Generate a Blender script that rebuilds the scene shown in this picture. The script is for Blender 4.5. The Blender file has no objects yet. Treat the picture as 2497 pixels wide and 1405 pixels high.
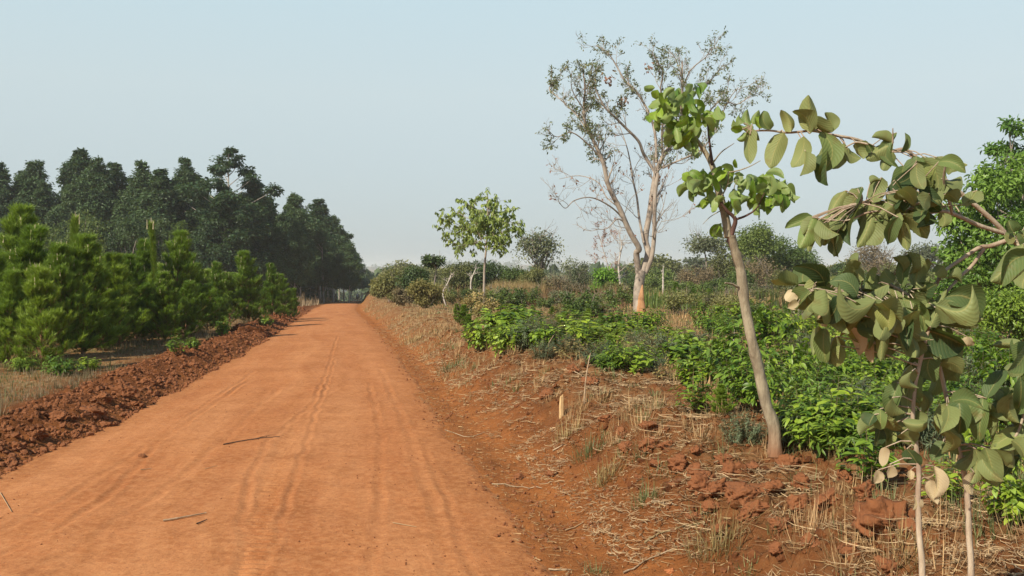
import bpy, math, random
import numpy as np
from mathutils import Vector, Matrix
PI = math.pi
C = bpy.context.scene.collection
SC = bpy.context.scene
F = 2300.0; CX = 1248.5; CY = 702.5; HOR = 655.0; CAMH = 2.1
PITCH = math.atan((CY - HOR) / F)

# ------------------------------------------------------------------ noise
def _h(ix, iy, seed):
    n = (ix.astype(np.int64) * 374761393 + iy.astype(np.int64) * 668265263 + seed * 1442695041) & 0xffffffff
    n = ((n ^ (n >> 13)) * 1274126177) & 0xffffffff
    n = (n ^ (n >> 16)) & 0xffff
    return n / 32767.5 - 1.0
def vn(x, y, seed=0):
    x = np.asarray(x, float); y = np.asarray(y, float)
    ix = np.floor(x); iy = np.floor(y); fx = x - ix; fy = y - iy
    u = fx * fx * fx * (fx * (fx * 6 - 15) + 10); v = fy * fy * fy * (fy * (fy * 6 - 15) + 10)
    a = _h(ix, iy, seed); b = _h(ix + 1, iy, seed); c = _h(ix, iy + 1, seed); d = _h(ix + 1, iy + 1, seed)
    return (a + (b - a) * u) * (1 - v) + (c + (d - c) * u) * v
def fbm(x, y, o=4, seed=0, g=.5, rot=.6):
    s = 0; a = 1; t = 0
    x = np.asarray(x, float); y = np.asarray(y, float)
    cr, sr = math.cos(rot), math.sin(rot)
    for i in range(o):
        s = s + a * vn(x, y, seed + i * 17); t += a; a *= g
        x, y = (x * cr - y * sr) * 2.03 + 13.7, (x * sr + y * cr) * 2.03 + 7.3
    return s / t
def sst(a, b, x):
    t = np.clip((x - a) / (b - a), 0, 1); return t * t * (3 - 2 * t)
def curve(tab):
    xs = np.array([t[0] for t in tab], float); ys = np.array([t[1] for t in tab], float)
    g = np.concatenate([np.linspace(-80, 120, 801), np.linspace(121, 900, 780), np.linspace(905, 9000, 1600)])
    v = np.interp(g, xs, ys)
    m = np.gradient(ys, xs)
    # cubic hermite
    i = np.clip(np.searchsorted(xs, g) - 1, 0, len(xs) - 2); h = xs[i + 1] - xs[i]; t = np.clip((g - xs[i]) / h, 0, 1)
    v = (2*t**3-3*t**2+1)*ys[i] + (t**3-2*t**2+t)*h*m[i] + (-2*t**3+3*t**2)*ys[i+1] + (t**3-t**2)*h*m[i+1]
    return lambda y: np.interp(y, g, v)
prof = curve([(-80, .6), (0, 0), (35, -.52), (70, -1.15), (120, -2.4), (230, -5.9), (400, -13), (700, -28), (1200, -42), (2000, -34), (2900, -6), (3600, 8), (4400, 14), (9000, -60)])
profR = curve([(-80, .9), (0, .45), (35, .05), (70, -.35), (120, -.95), (230, -3.4), (400, -11), (700, -27), (1200, -42), (2000, -34), (2900, -6), (3600, 8), (4400, 14), (9000, -60)])
xr0 = curve([(-80, 15.5), (0, 1.35), (6.8, .3), (13.4, -.92), (25.4, -2.96), (45, -6.6), (69, -11.3), (120, -19.6), (230, -36.5), (400, -62), (700, -100), (9000, -900)])
xl0 = curve([(-80, 8), (0, -5.2), (10.3, -5.6), (16.9, -6.35), (27.6, -7.95), (46, -11.0), (69, -15.1), (120, -23.6), (230, -40.6), (400, -66.5), (700, -105), (9000, -905)])
def XR(y): return xr0(y) + .10 * vn(np.asarray(y) * .7, 3.3, 5) + .05 * vn(np.asarray(y) * 2.6, 1.3, 6)
def XL(y): return xl0(y) + .10 * vn(np.asarray(y) * .6, 8.3, 7) + .06 * vn(np.asarray(y) * 2.1, 1.7, 8)

def ray(px, py):
    u = (px - CX) / F; v = -(py - CY) / F
    c, s = math.cos(PITCH), math.sin(PITCH)
    # pitch down: forward = (0,c,-s), up = (0,s,c)
    return np.array([u, c + v * s, -s + v * c])
def P(px, py, Y):
    r = ray(px, py); k = Y / r[1]
    return np.array([r[0] * k, Y, CAMH + r[2] * k])

TRACKS = []
def seg_dist(x, y, pts):
    best = np.full(np.shape(x), 1e9)
    for (a, b) in zip(pts[:-1], pts[1:]):
        a = np.array(a[:2]); b = np.array(b[:2]); ab = b - a; L = (ab ** 2).sum() + 1e-9
        t = np.clip(((x - a[0]) * ab[0] + (y - a[1]) * ab[1]) / L, 0, 1)
        d = np.hypot(x - a[0] - t * ab[0], y - a[1] - t * ab[1])
        best = np.minimum(best, d)
    return best
def road_h(x, y):
    xl = XL(y); xr = XR(y); w = xr - xl; q = (x - xl) / w
    z = prof(y) + .05 * np.clip(1 - (2 * q - 1) ** 2, 0, 1)
    z = z - .16 * sst(.12, -.35, np.minimum(x - xl, xr - x))
    near = sst(60, 25, y)
    al = x - xr0(y)
    al = al + .35 * vn(y * .13, 2.1, 38) + .12 * vn(y * .5, 5.1, 39)
    # lengthwise wheel wear: long shallow grooves following the road
    z = z + near * (.018 * vn(al * .9, y * .09, 31) + .004 * vn(al * 3.4, y * .16, 32)) + near * .012 * fbm(x * .6, y * .45, 3, 34)
    z = z + near * .008 * fbm(x * 1.3, y * 1.3, 3, 35) + near * .004 * fbm(x * 7, y * 7, 3, 36)
    for pts, dep, wd, tread in TRACKS:
        ys = [p[1] for p in pts]; m = (y > min(ys) - .5) & (y < max(ys) + .5)
        if not np.any(m): continue
        xx = x[m]; yy = y[m]
        d = seg_dist(xx + .03 * vn(xx * 2, yy * 2, 91), yy, pts)
        k = .55 + .45 * vn(yy * .9, 4.4, 92)
        dz = -dep * k * np.exp(-(d / wd) ** 2) + dep * .6 * k * np.exp(-((d - 1.9 * wd) / (wd * .7)) ** 2)
        if tread: dz = dz - .010 * sst(tread, tread * .6, d) * (np.sin(yy * 2 * PI / .11 + vn(xx*3,yy*3,93)) > .1)
        z[m] = z[m] + dz
    return z
def ground_h(x, y):
    x = np.asarray(x, float); y = np.asarray(y, float)
    xl = XL(y); xr = XR(y); s = x - xr; t = xl - x
    pr = prof(y); pR = profR(y)
    amp = sst(500, 60, y)
    # right side: small gutter, bank, pushed-up ridge, field
    wob = .35 * vn(y * .35, 9.1, 41)
    hb = pR - pr
    bank = sst(.30, 1.9 + wob, s)
    near = sst(70, 20, y)
    ridge = near * (.20 + .16 * vn(y * .55, 2.2, 42)) * np.exp(-((s - 2.6 - wob) / 1.0) ** 2)
    gut = -.03 * np.exp(-((s - .35) / .3) ** 2)
    zr = pr + gut + hb * bank + ridge
    m = sst(.2, 1.4, s)
    far_relief = sst(4, 30, s) * (.35 * fbm(x * .05, y * .05, 3, 43))
    zr = zr + m * (.10 * fbm(x * .9, y * .9, 4, 44) + .045 * fbm(x * 3.3, y * 3.3, 4, 45)) * amp + far_relief * sst(1500, 100, y)
    clodR = near * sst(.9, 1.6, s) * sst(6.5, 3.2, s)
    zr = zr + clodR * (.19 * np.abs(fbm(x * 2.0, y * 2.0, 5, 46, .6)) + .06 * np.abs(vn(x * 7, y * 7, 47)))
    zr = zr + sst(.0, .3, s) * sst(1.3, .5, s) * near * .03 * np.abs(fbm(x * 9, y * 9, 3, 48, .6))
    # left side: berm of clods then field
    fade = sst(110, 70, y)
    bh = (.17 + .09 * vn(y * .5, 7.7, 51)) * fade
    wl = .85 + .25 * vn(y * .4, 3.9, 52)
    berm = bh * np.exp(-(np.abs(t - wl) / .55) ** 2.4)
    fl = .16 * sst(.3, 2.2, t)
    clod = fade * sst(.0, .35, t) * sst(2.1, 1.2, t)
    zl = pr + berm + fl + clod * (.17 * np.abs(fbm(x * 2.6, y * 2.6, 4, 53, .6)) + .06 * np.abs(vn(x * 8, y * 8, 54)))
    zl = zl + sst(1.2, 3, t) * (.10 * fbm(x * .5, y * .5, 3, 55) + .03 * fbm(x * 3, y * 3, 3, 56)) * amp
    inside = pr - .09 + 0 * x
    z = np.where(s > t, zr, zl)
    e = sst(-.35, .12 , np.maximum(s, t) + .07 * vn(x * 5, y * 5, 57))
    z = inside * (1 - e) + (z + .012) * e
    far = sst(1500, 3200, y)
    z = z + far * (16 * fbm(x * .0011, y * .0011, 3, 58) + 2.0 * fbm(x * .03, y * .03, 3, 59))
    return z
def H(x, y):
    x = np.atleast_1d(np.asarray(x, float)); y = np.atleast_1d(np.asarray(y, float))
    return np.maximum(ground_h(x, y), road_h(x, y))
def H1(x, y): return float(H(x, y)[0])
_gy = np.exp(np.linspace(math.log(2.2), math.log(900), 900))
def G(px, py):
    r = ray(px, py); k = _gy / r[1]
    z = CAMH + r[2] * k; h = H(r[0] * k, _gy)
    i = int(np.argmax(z < h))
    if z[i] >= h[i]: i = len(_gy) - 1
    a, b = _gy[max(i - 1, 0)], _gy[i]
    g = np.linspace(a, b, 24); hh = H(r[0] * g / r[1], g); w_ = CAMH + r[2] * g / r[1] < hh; j = int(np.argmax(w_)) if w_.any() else 23; b = g[j]
    x = r[0] * b / r[1]
    return np.array([x, b, H1(x, b)])
def onground(px, Y, sink=.0):
    x = (px - CX) / F * Y
    return np.array([x, Y, H1(x, Y) - sink])

# tyre tracks, traced on the flat road profile
def gflat(px, py):
    r = ray(px, py); a, b = 2.2, 200
    for _ in range(40):
        m = (a + b) / 2
        if CAMH + r[2] * m / r[1] < float(prof(m)) + .04: b = m
        else: a = m
    return (r[0] * b / r[1], b)
for pts, dep, wd, tr in [
    ([(585, 1404), (592, 1250), (610, 1150), (655, 1075), (760, 990), (800, 900), (822, 820)], .016, .045, 0),
    ([(640, 1404), (690, 1260), (735, 1120), (765, 1020), (790, 960), (815, 880)], .016, .04, 0),
    ([(610, 1404), (640, 1255), (672, 1140), (715, 1040)], .001, .05, .12),
    ([(0, 1350), (120, 1300), (250, 1220), (330, 1140), (380, 1080), (470, 1020), (600, 930)], .020, .05, 0),
    ([(0, 1290), (150, 1220), (260, 1150), (420, 1045), (620, 905)], .014, .05, 0),
    ([(60, 1404), (260, 1290), (430, 1170), (560, 1060), (680, 950)], .012, .06, 0),
    ([(905, 1404), (925, 1200), (930, 1060), (900, 930)], .012, .05, 0),
    ([(1100, 1404), (1050, 1220), (1000, 1060), (930, 900)], .012, .06, 0),
    ([(1160, 1404), (1100, 1240), (1040, 1090)], .010, .04, 0)]:
    TRACKS.append(([gflat(*p) for p in pts], dep * .8, wd * .8, tr))

# ------------------------------------------------------------------ mesh building
def mesh_from(name, chunks, mats, smooth=True):
    """chunks: dicts v (n,3), f (m,k), mi, uv (n,2), tint (n,)"""
    chunks = [c for c in chunks if len(c['v']) and len(c['f'])]
    me = bpy.data.meshes.new(name)
    nv = sum(len(c['v']) for c in chunks)
    V = np.concatenate([c['v'] for c in chunks]).astype(np.float32)
    ls = []; tot = []; mi = []; off = 0
    for c in chunks:
        f = np.asarray(c['f'], np.int32) + off
        ls.append(f.ravel()); tot.append(np.full(len(f), f.shape[1], np.int32)); mi.append(np.full(len(f), c.get('mi', 0), np.int32))
        off += len(c['v'])
    ls = np.concatenate(ls); tot = np.concatenate(tot); mi = np.concatenate(mi)
    st = np.concatenate([[0], np.cumsum(tot)[:-1]]).astype(np.int32)
    me.vertices.add(nv); me.vertices.foreach_set('co', V.ravel())
    me.loops.add(len(ls)); me.loops.foreach_set('vertex_index', ls)
    me.polygons.add(len(tot)); me.polygons.foreach_set('loop_start', st); me.polygons.foreach_set('loop_total', tot)
    me.polygons.foreach_set('material_index', mi)
    me.polygons.foreach_set('use_smooth', np.full(len(tot), smooth, bool))
    if any('uv' in c for c in chunks):
        uv = np.concatenate([c['uv'] if 'uv' in c else np.zeros((len(c['v']), 2)) for c in chunks])
        l = me.uv_layers.new(name='UVMap'); l.data.foreach_set('uv', uv[ls].astype(np.float32).ravel())
    if any('tint' in c for c in chunks):
        t = np.concatenate([c['tint'] if 'tint' in c else np.full(len(c['v']), .5) for c in chunks])
        a = me.attributes.new('tint', 'FLOAT', 'POINT'); a.data.foreach_set('value', t.astype(np.float32))
    me.update(calc_edges=True); me.validate()
    for m in mats: me.materials.append(m)
    return me
def obj(name, me, parent=None, loc=None):
    o = bpy.data.objects.new(name, me); C.objects.link(o)
    if parent is not None: o.parent = parent
    if loc is not None: o.location = loc
    return o
def tag(o, label=None, cat=None, group=None, kind=None):
    if label: o['label'] = label
    if cat: o['category'] = cat
    if group: o['group'] = group
    if kind: o['kind'] = kind
    return o
def empty(name, loc, label, cat, group=None, rz=0):
    o = bpy.data.objects.new(name, None); C.objects.link(o); o.empty_display_size = .2
    o.location = tuple(float(v) for v in loc); o.rotation_euler = (0, 0, rz)
    return tag(o, label, cat, group)
def dup(root, loc, rz, sc, label, group=None, tilt=0):
    r = root.copy(); C.objects.link(r); r.location = tuple(float(v) for v in loc); r.rotation_euler = (tilt, tilt * .6, rz)
    r.scale = sc if isinstance(sc, tuple) else (sc, sc, sc)
    r['label'] = label
    if group: r['group'] = group
    elif 'group' in r: del r['group']
    for ch in root.children:
        c = ch.copy(); C.objects.link(c); c.parent = r
        for g in ch.children:
            d = g.copy(); C.objects.link(d); d.parent = c
    return r

def tube(pts, rad, n=6, mi=0, cap=True, tint=.5):
    pts = np.asarray(pts, float); k = len(pts); rad = np.broadcast_to(np.asarray(rad, float), (k,))
    d = np.gradient(pts, axis=0); d /= np.linalg.norm(d, axis=1)[:, None] + 1e-9
    ref = np.array([.31, .17, .93]) if abs(d[:, 2]).mean() < .8 else np.array([.9, .3, .1])
    a = np.cross(d, ref); a /= np.linalg.norm(a, axis=1)[:, None] + 1e-9; b = np.cross(d, a)
    th = np.arange(n) * 2 * PI / n
    V = pts[:, None, :] + rad[:, None, None] * (a[:, None, :] * np.cos(th)[None, :, None] + b[:, None, :] * np.sin(th)[None, :, None])
    V = V.reshape(-1, 3)
    i = np.arange(k - 1)[:, None] * n; j = np.arange(n)[None, :]; j2 = (j + 1) % n
    Fq = np.stack([i + j, i + n + j, i + n + j2, i + j2], -1).reshape(-1, 4)
    out = [dict(v=V, f=Fq, mi=mi, tint=np.full(len(V), tint))]
    if cap:
        tip = np.concatenate([V[-n:], [pts[-1] + d[-1] * rad[-1] * .6]])
        out.append(dict(v=tip, f=np.array([[q, (q + 1) % n, n] for q in range(n)])[:, ::-1], mi=mi, tint=np.full(len(tip), tint)))
    return out
def smooth_path(pts, k=5):
    pts = np.asarray(pts, float); n = len(pts)
    if n < 3: return np.array([pts[0] + (pts[-1] - pts[0]) * t for t in np.linspace(0, 1, k + 1)])
    out = []
    Pm = np.concatenate([[2 * pts[0] - pts[1]], pts, [2 * pts[-1] - pts[-2]]])
    for i in range(n - 1):
        p0, p1, p2, p3 = Pm[i:i + 4]
        for t in np.arange(k) / k:
            out.append(.5 * ((2 * p1) + (-p0 + p2) * t + (2 * p0 - 5 * p1 + 4 * p2 - p3) * t * t + (-p0 + 3 * p1 - 3 * p2 + p3) * t ** 3))
    out.append(pts[-1]); return np.array(out)

def norm(a): return a / (np.linalg.norm(a, axis=-1, keepdims=True) + 1e-9)
def rvec(rng, n): return norm(rng.normal(size=(n, 3)))
def scatter(T, pos, d, nrm, size, rng, mi=0, uv=None, tint=None, wid=None):
    """T=(verts,faces): y along leaf, z normal"""
    V, Fc = T[0], T[1]; n = len(pos)
    if n == 0: return dict(v=np.zeros((0, 3)), f=np.zeros((0, 3)))
    d = norm(d); x = norm(np.cross(d, nrm)); z = np.cross(x, d)
    size = np.broadcast_to(size, (n,)); w = size if wid is None else size * wid
    W = pos[:, None, :] + V[None, :, 0:1] * x[:, None, :] * w[:, None, None] + V[None, :, 1:2] * d[:, None, :] * size[:, None, None] + V[None, :, 2:3] * z[:, None, :] * size[:, None, None]
    Fa = (np.arange(n)[:, None, None] * len(V) + Fc[None]).reshape(-1, Fc.shape[1])
    tt = rng.random(n) if tint is None else tint
    c = dict(v=W.reshape(-1, 3), f=Fa, mi=mi, tint=np.repeat(tt, len(V)))
    if len(T) > 2: c['uv'] = np.tile(T[2], (n, 1))
    return c
# leaf templates
LQ = (np.array([[0, 0, 0], [-.28, .5, .10], [0, 1, -.05], [.28, .5, .10]]), np.array([[0, 1, 2], [0, 2, 3]]))
def _ell(w=.5, droop=.35, fold=.18, k=5, notch=0):
    V = []; UV = []; 
    for i in range(k + 1):
        s = i / k; hw = w * .5 * math.sin(PI * min(1, s ** .85)) ** .75 if 0 < i < k else .015
        y = s; zz = -droop * s * s
        for t in (-1, 0, 1): V.append((t * hw, y * (1 - .15 * droop * s), zz + abs(t) * hw * fold * 2)); UV.append((t * .5 + .5, s))
    Fc = []
    for i in range(k):
        for j in range(2): a = i * 3 + j; Fc.append((a, a + 1, a + 4, a + 3))
    return (np.array(V), np.array(Fc), np.array(UV))
LE = _ell(.42, .35, .2, 4)      # elliptic
LR = _ell(.68, .45, .22, 5)     # broad
LN = _ell(.24, .5, .2, 3)       # narrow
ND = (np.array([[-.5, 0, 0], [.5, 0, 0], [0, 1, 0]]), np.array([[0, 1, 2]]))   # needle / blade
SB_ = (np.array([[-.5, 0, 0], [.5, 0, 0], [-2.6, .35, .02], [-1.6, .35, .02], [-2.0, .7, .0], [-1.2, .7, .0], [1.2, 1, .03]]), np.array([[0, 1, 3], [0, 3, 2], [2, 3, 5], [2, 5, 4], [4, 5, 6]]))
BL = (np.array([[-.5, 0, 0], [.5, 0, 0], [.35, .45, .03], [-.35, .45, .03], [.2, .8, .12], [-.2, .8, .12], [0, 1, .25]]), np.array([[0, 1, 2], [0, 2, 3], [3, 2, 4], [3, 4, 5], [5, 4, 6]]))

# ------------------------------------------------------------------ materials
def newmat(name):
    m = bpy.data.materials.new(name); m.use_nodes = True; nt = m.node_tree; nt.nodes.clear(); return m, nt
def N(nt, t, **k):
    n = nt.nodes.new(t)
    for a, b in k.items():
        if a.startswith('_'): n.inputs[a[1:].replace('_', ' ')].default_value = b
        else: setattr(n, a, b)
    return n
def mixc(nt, fac, a, b, bt='MIX'):
    m = N(nt, 'ShaderNodeMix', data_type='RGBA', blend_type=bt)
    for s, v in ((0, fac), (6, a), (7, b)):
        if isinstance(v, bpy.types.NodeSocket): nt.links.new(v, m.inputs[s])
        elif s == 0: m.inputs[0].default_value = v
        else: m.inputs[s].default_value = (*v, 1)
    return m.outputs[2]
def ramp(nt, fac, stops):
    r = N(nt, 'ShaderNodeValToRGB'); e = r.color_ramp.elements
    while len(e) < len(stops): e.new(.5)
    for q, (p, c) in zip(e, stops): q.position = p; q.color = (*c, 1) if not isinstance(c, float) else (c, c, c, 1)
    nt.links.new(fac, r.inputs[0]); return r.outputs[0]
def noise(nt, co, scale, detail=4, rough=.55, out=0, mapscale=None):
    n = N(nt, 'ShaderNodeTexNoise', _Scale=scale, _Detail=detail, _Roughness=rough)
    if mapscale:
        mp = N(nt, 'ShaderNodeMapping'); mp.inputs['Scale'].default_value = mapscale; nt.links.new(co, mp.inputs[0]); co = mp.outputs[0]
    nt.links.new(co, n.inputs['Vector']); return n.outputs[out]
def leafmat(name, dark, light, rough=.5, transl=.28, back=None, spec=.4, veins=False, yellow=None):
    m, nt = newmat(name); L = nt.links
    at = N(nt, 'ShaderNodeAttribute', attribute_name='tint')
    stops = [(0.0, dark), (.85, light)] + ([(1.0, yellow)] if yellow else [])
    col = ramp(nt, at.outputs['Fac'], stops)
    oi = N(nt, 'ShaderNodeObjectInfo'); mr = N(nt, 'ShaderNodeMapRange'); mr.inputs[3].default_value = .72; mr.inputs[4].default_value = 1.22; L.new(oi.outputs['Random'], mr.inputs[0])
    hv = N(nt, 'ShaderNodeHueSaturation'); L.new(mr.outputs[0], hv.inputs['Value']); m3 = N(nt, 'ShaderNodeMapRange'); m3.inputs[3].default_value = .515; m3.inputs[4].default_value = .485; L.new(oi.outputs['Random'], m3.inputs[0]); L.new(m3.outputs[0], hv.inputs['Hue']); L.new(col, hv.inputs['Color'])
    if not veins: col = hv.outputs[0]
    bs = N(nt, 'ShaderNodeBsdfPrincipled', _Roughness=rough); bs.inputs['Specular IOR Level'].default_value = spec
    if back:
        g = N(nt, 'ShaderNodeNewGeometry'); col = mixc(nt, g.outputs['Backfacing'], col, mixc(nt, .75, col, back))
    if veins:
        uv = N(nt, 'ShaderNodeUVMap', uv_map='UVMap'); sp = N(nt, 'ShaderNodeSeparateXYZ'); L.new(uv.outputs[0], sp.inputs[0])
        ab = N(nt, 'ShaderNodeMath', operation='SUBTRACT'); L.new(sp.outputs[0], ab.inputs[0]); ab.inputs[1].default_value = .5
        ab2 = N(nt, 'ShaderNodeMath', operation='ABSOLUTE'); L.new(ab.outputs[0], ab2.inputs[0])
        mid = N(nt, 'ShaderNodeMapRange'); mid.inputs[1].default_value = .012; mid.inputs[2].default_value = .035; mid.inputs[3].default_value = 1; mid.inputs[4].default_value = 0; L.new(ab2.outputs[0], mid.inputs[0])
        # lateral veins: rise towards the edge
        k = N(nt, 'ShaderNodeMath', operation='MULTIPLY_ADD'); L.new(ab2.outputs[0], k.inputs[0]); k.inputs[1].default_value = -.62; L.new(sp.outputs[1], k.inputs[2])
        k2 = N(nt, 'ShaderNodeMath', operation='MULTIPLY'); L.new(k.outputs[0], k2.inputs[0]); k2.inputs[1].default_value = 10
        fr = N(nt, 'ShaderNodeMath', operation='FRACT'); L.new(k2.outputs[0], fr.inputs[0])
        pp = N(nt, 'ShaderNodeMath', operation='PINGPONG'); L.new(fr.outputs[0], pp.inputs[0]); pp.inputs[1].default_value = .5
        lat = N(nt, 'ShaderNodeMapRange'); lat.inputs[1].default_value = .02; lat.inputs[2].default_value = .07; lat.inputs[3].default_value = 1; lat.inputs[4].default_value = 0; L.new(pp.outputs[0], lat.inputs[0])
        mx = N(nt, 'ShaderNodeMath', operation='MAXIMUM'); L.new(mid.outputs[0], mx.inputs[0])
        lm = N(nt, 'ShaderNodeMath', operation='MULTIPLY'); L.new(lat.outputs[0], lm.inputs[0]); lm.inputs[1].default_value = .45; L.new(lm.outputs[0], mx.inputs[1])
        fm = N(nt, 'ShaderNodeMath', operation='MULTIPLY'); L.new(mx.outputs[0], fm.inputs[0]); fm.inputs[1].default_value = .38
        tc = N(nt, 'ShaderNodeTexCoord')
        col = mixc(nt, ramp(nt, noise(nt, tc.outputs['Object'], 22, 4), [(.58, 0.), (.72, .5)]), col, (.16, .10, .035))
        col = mixc(nt, fm.outputs[0], col, (.42, .36, .13))
        bp = N(nt, 'ShaderNodeBump', _Strength=.45, _Distance=.003); L.new(pp.outputs[0], bp.inputs['Height'])
        L.new(bp.outputs[0], bs.inputs['Normal'])
    L.new(col, bs.inputs['Base Color'])
    tr = N(nt, 'ShaderNodeBsdfTranslucent'); L.new(mixc(nt, .6, col, mixc(nt, .5, col, (.35, .5, .04), 'MIX')), tr.inputs[0])
    mx = N(nt, 'ShaderNodeMixShader'); mx.inputs[0].default_value = transl; L.new(bs.outputs[0], mx.inputs[1]); L.new(tr.outputs[0], mx.inputs[2])
    o = N(nt, 'ShaderNodeOutputMaterial'); L.new(mx.outputs[0], o.inputs[0]); return m
def barkmat(name, a, b, scale=9, bump=.6, patch=None):
    m, nt = newmat(name); L = nt.links; tc = N(nt, 'ShaderNodeTexCoord'); co = tc.outputs['Object']
    n1 = noise(nt, co, scale, 6, .7, mapscale=(1, 1, .25)); col = ramp(nt, n1, [(.3, a), (.7, b)])
    col = mixc(nt, ramp(nt, noise(nt, co, scale * .35, 4), [(.45, 0.), (.65, .6)]), col, patch or tuple(v * .55 for v in a))
    sz = N(nt, 'ShaderNodeSeparateXYZ'); L.new(co, sz.inputs[0]); col = mixc(nt, ramp(nt, sz.outputs[2], [(0., .75), (.28, 0.)]), col, (.25, .10, .045)) if scale < 20 or 'shrub' in name else col
    bs = N(nt, 'ShaderNodeBsdfPrincipled', _Roughness=.9); bs.inputs['Specular IOR Level'].default_value = .15
    L.new(col, bs.inputs['Base Color'])
    bp = N(nt, 'ShaderNodeBump', _Strength=bump, _Distance=.02); L.new(n1, bp.inputs['Height']); L.new(bp.outputs[0], bs.inputs['Normal'])
    o = N(nt, 'ShaderNodeOutputMaterial'); L.new(bs.outputs[0], o.inputs[0]); return m
def plain(name, c, rough=.6, metal=0):
    m, nt = newmat(name); bs = N(nt, 'ShaderNodeBsdfPrincipled', _Roughness=rough, _Metallic=metal)
    tc = N(nt, 'ShaderNodeTexCoord')
    nt.links.new(mixc(nt, noise(nt, tc.outputs['Object'], 14, 4), tuple(v * .75 for v in c), tuple(min(1, v * 1.15) for v in c)), bs.inputs['Base Color'])
    o = N(nt, 'ShaderNodeOutputMaterial'); nt.links.new(bs.outputs[0], o.inputs[0]); return m

def ground_material():
    m, nt = newmat('earth'); L = nt.links; tc = N(nt, 'ShaderNodeTexCoord'); co = tc.outputs['Object']
    at = N(nt, 'ShaderNodeAttribute', attribute_name='zone'); sp = N(nt, 'ShaderNodeSeparateColor'); L.new(at.outputs['Color'], sp.inputs[0])
    soil = ramp(nt, noise(nt, co, 1.1, 8, .62), [(.3, (.12, .043, .015)), (.5, (.20, .077, .026)), (.72, (.30, .122, .042))])
    soil = mixc(nt, ramp(nt, noise(nt, co, 21, 5, .7), [(.35, 0.), (.7, .55)]), soil, (.36, .145, .05))
    soil = mixc(nt, ramp(nt, noise(nt, co, 40, 3, .7), [(.56, 0.), (.62, .7)]), soil, (.10, .032, .018))
    clod = ramp(nt, noise(nt, co, 6, 7, .7), [(.3, (.080, .028, .011)), (.55, (.165, .060, .021)), (.75, (.26, .102, .036))])
    col = mixc(nt, sp.outputs[0], soil, clod)
    ar = N(nt, 'ShaderNodeAttribute', attribute_name='verge'); rn = N(nt, 'ShaderNodeMath', operation='MULTIPLY'); L.new(ar.outputs['Fac'], rn.inputs[0]); L.new(ramp(nt, noise(nt, co, 2.2, 6, .7), [(.30, .25), (.60, 1.)]), rn.inputs[1])
    col = mixc(nt, rn.outputs[0], col, ramp(nt, noise(nt, co, 9, 6, .7), [(.3, (.26, .09, .027)), (.7, (.41, .155, .047))]))
    straw = ramp(nt, noise(nt, co, 14, 6, .8, mapscale=(1, .35, 1)), [(.3, (.14, .07, .03)), (.5, (.30, .19, .09)), (.7, (.50, .36, .19))])
    sm = ramp(nt, noise(nt, co, 7, 7, .75, mapscale=(1, .5, 1)), [(.40, 0.), (.56, 1.)])
    mm = N(nt, 'ShaderNodeMath', operation='MULTIPLY'); L.new(sm, mm.inputs[0]); L.new(sp.outputs[1], mm.inputs[1])
    col = mixc(nt, mm.outputs[0], col, straw)
    green = ramp(nt, noise(nt, co, 3.1, 8, .75), [(.3, (.035, .06, .018)), (.55, (.07, .11, .025)), (.75, (.16, .15, .06))])
    gm = ramp(nt, noise(nt, co, 2.3, 7, .7), [(.40, 0.), (.58, 1.)])
    m2 = N(nt, 'ShaderNodeMath', operation='MULTIPLY'); L.new(gm, m2.inputs[0]); L.new(sp.outputs[2], m2.inputs[1])
    col = mixc(nt, m2.outputs[0], col, green)
    bs = N(nt, 'ShaderNodeBsdfPrincipled', _Roughness=.97); bs.inputs['Specular IOR Level'].default_value = .08
    L.new(col, bs.inputs['Base Color'])
    bp = N(nt, 'ShaderNodeBump', _Strength=.9, _Distance=.03); L.new(noise(nt, co, 26, 6, .7), bp.inputs['Height'])
    b2 = N(nt, 'ShaderNodeBump', _Strength=.6, _Distance=.012); L.new(noise(nt, co, 90, 4, .7), b2.inputs['Height']); L.new(bp.outputs[0], b2.inputs['Normal'])
    L.new(b2.outputs[0], bs.inputs['Normal'])
    o = N(nt, 'ShaderNodeOutputMaterial'); L.new(bs.outputs[0], o.inputs[0]); return m
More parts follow.
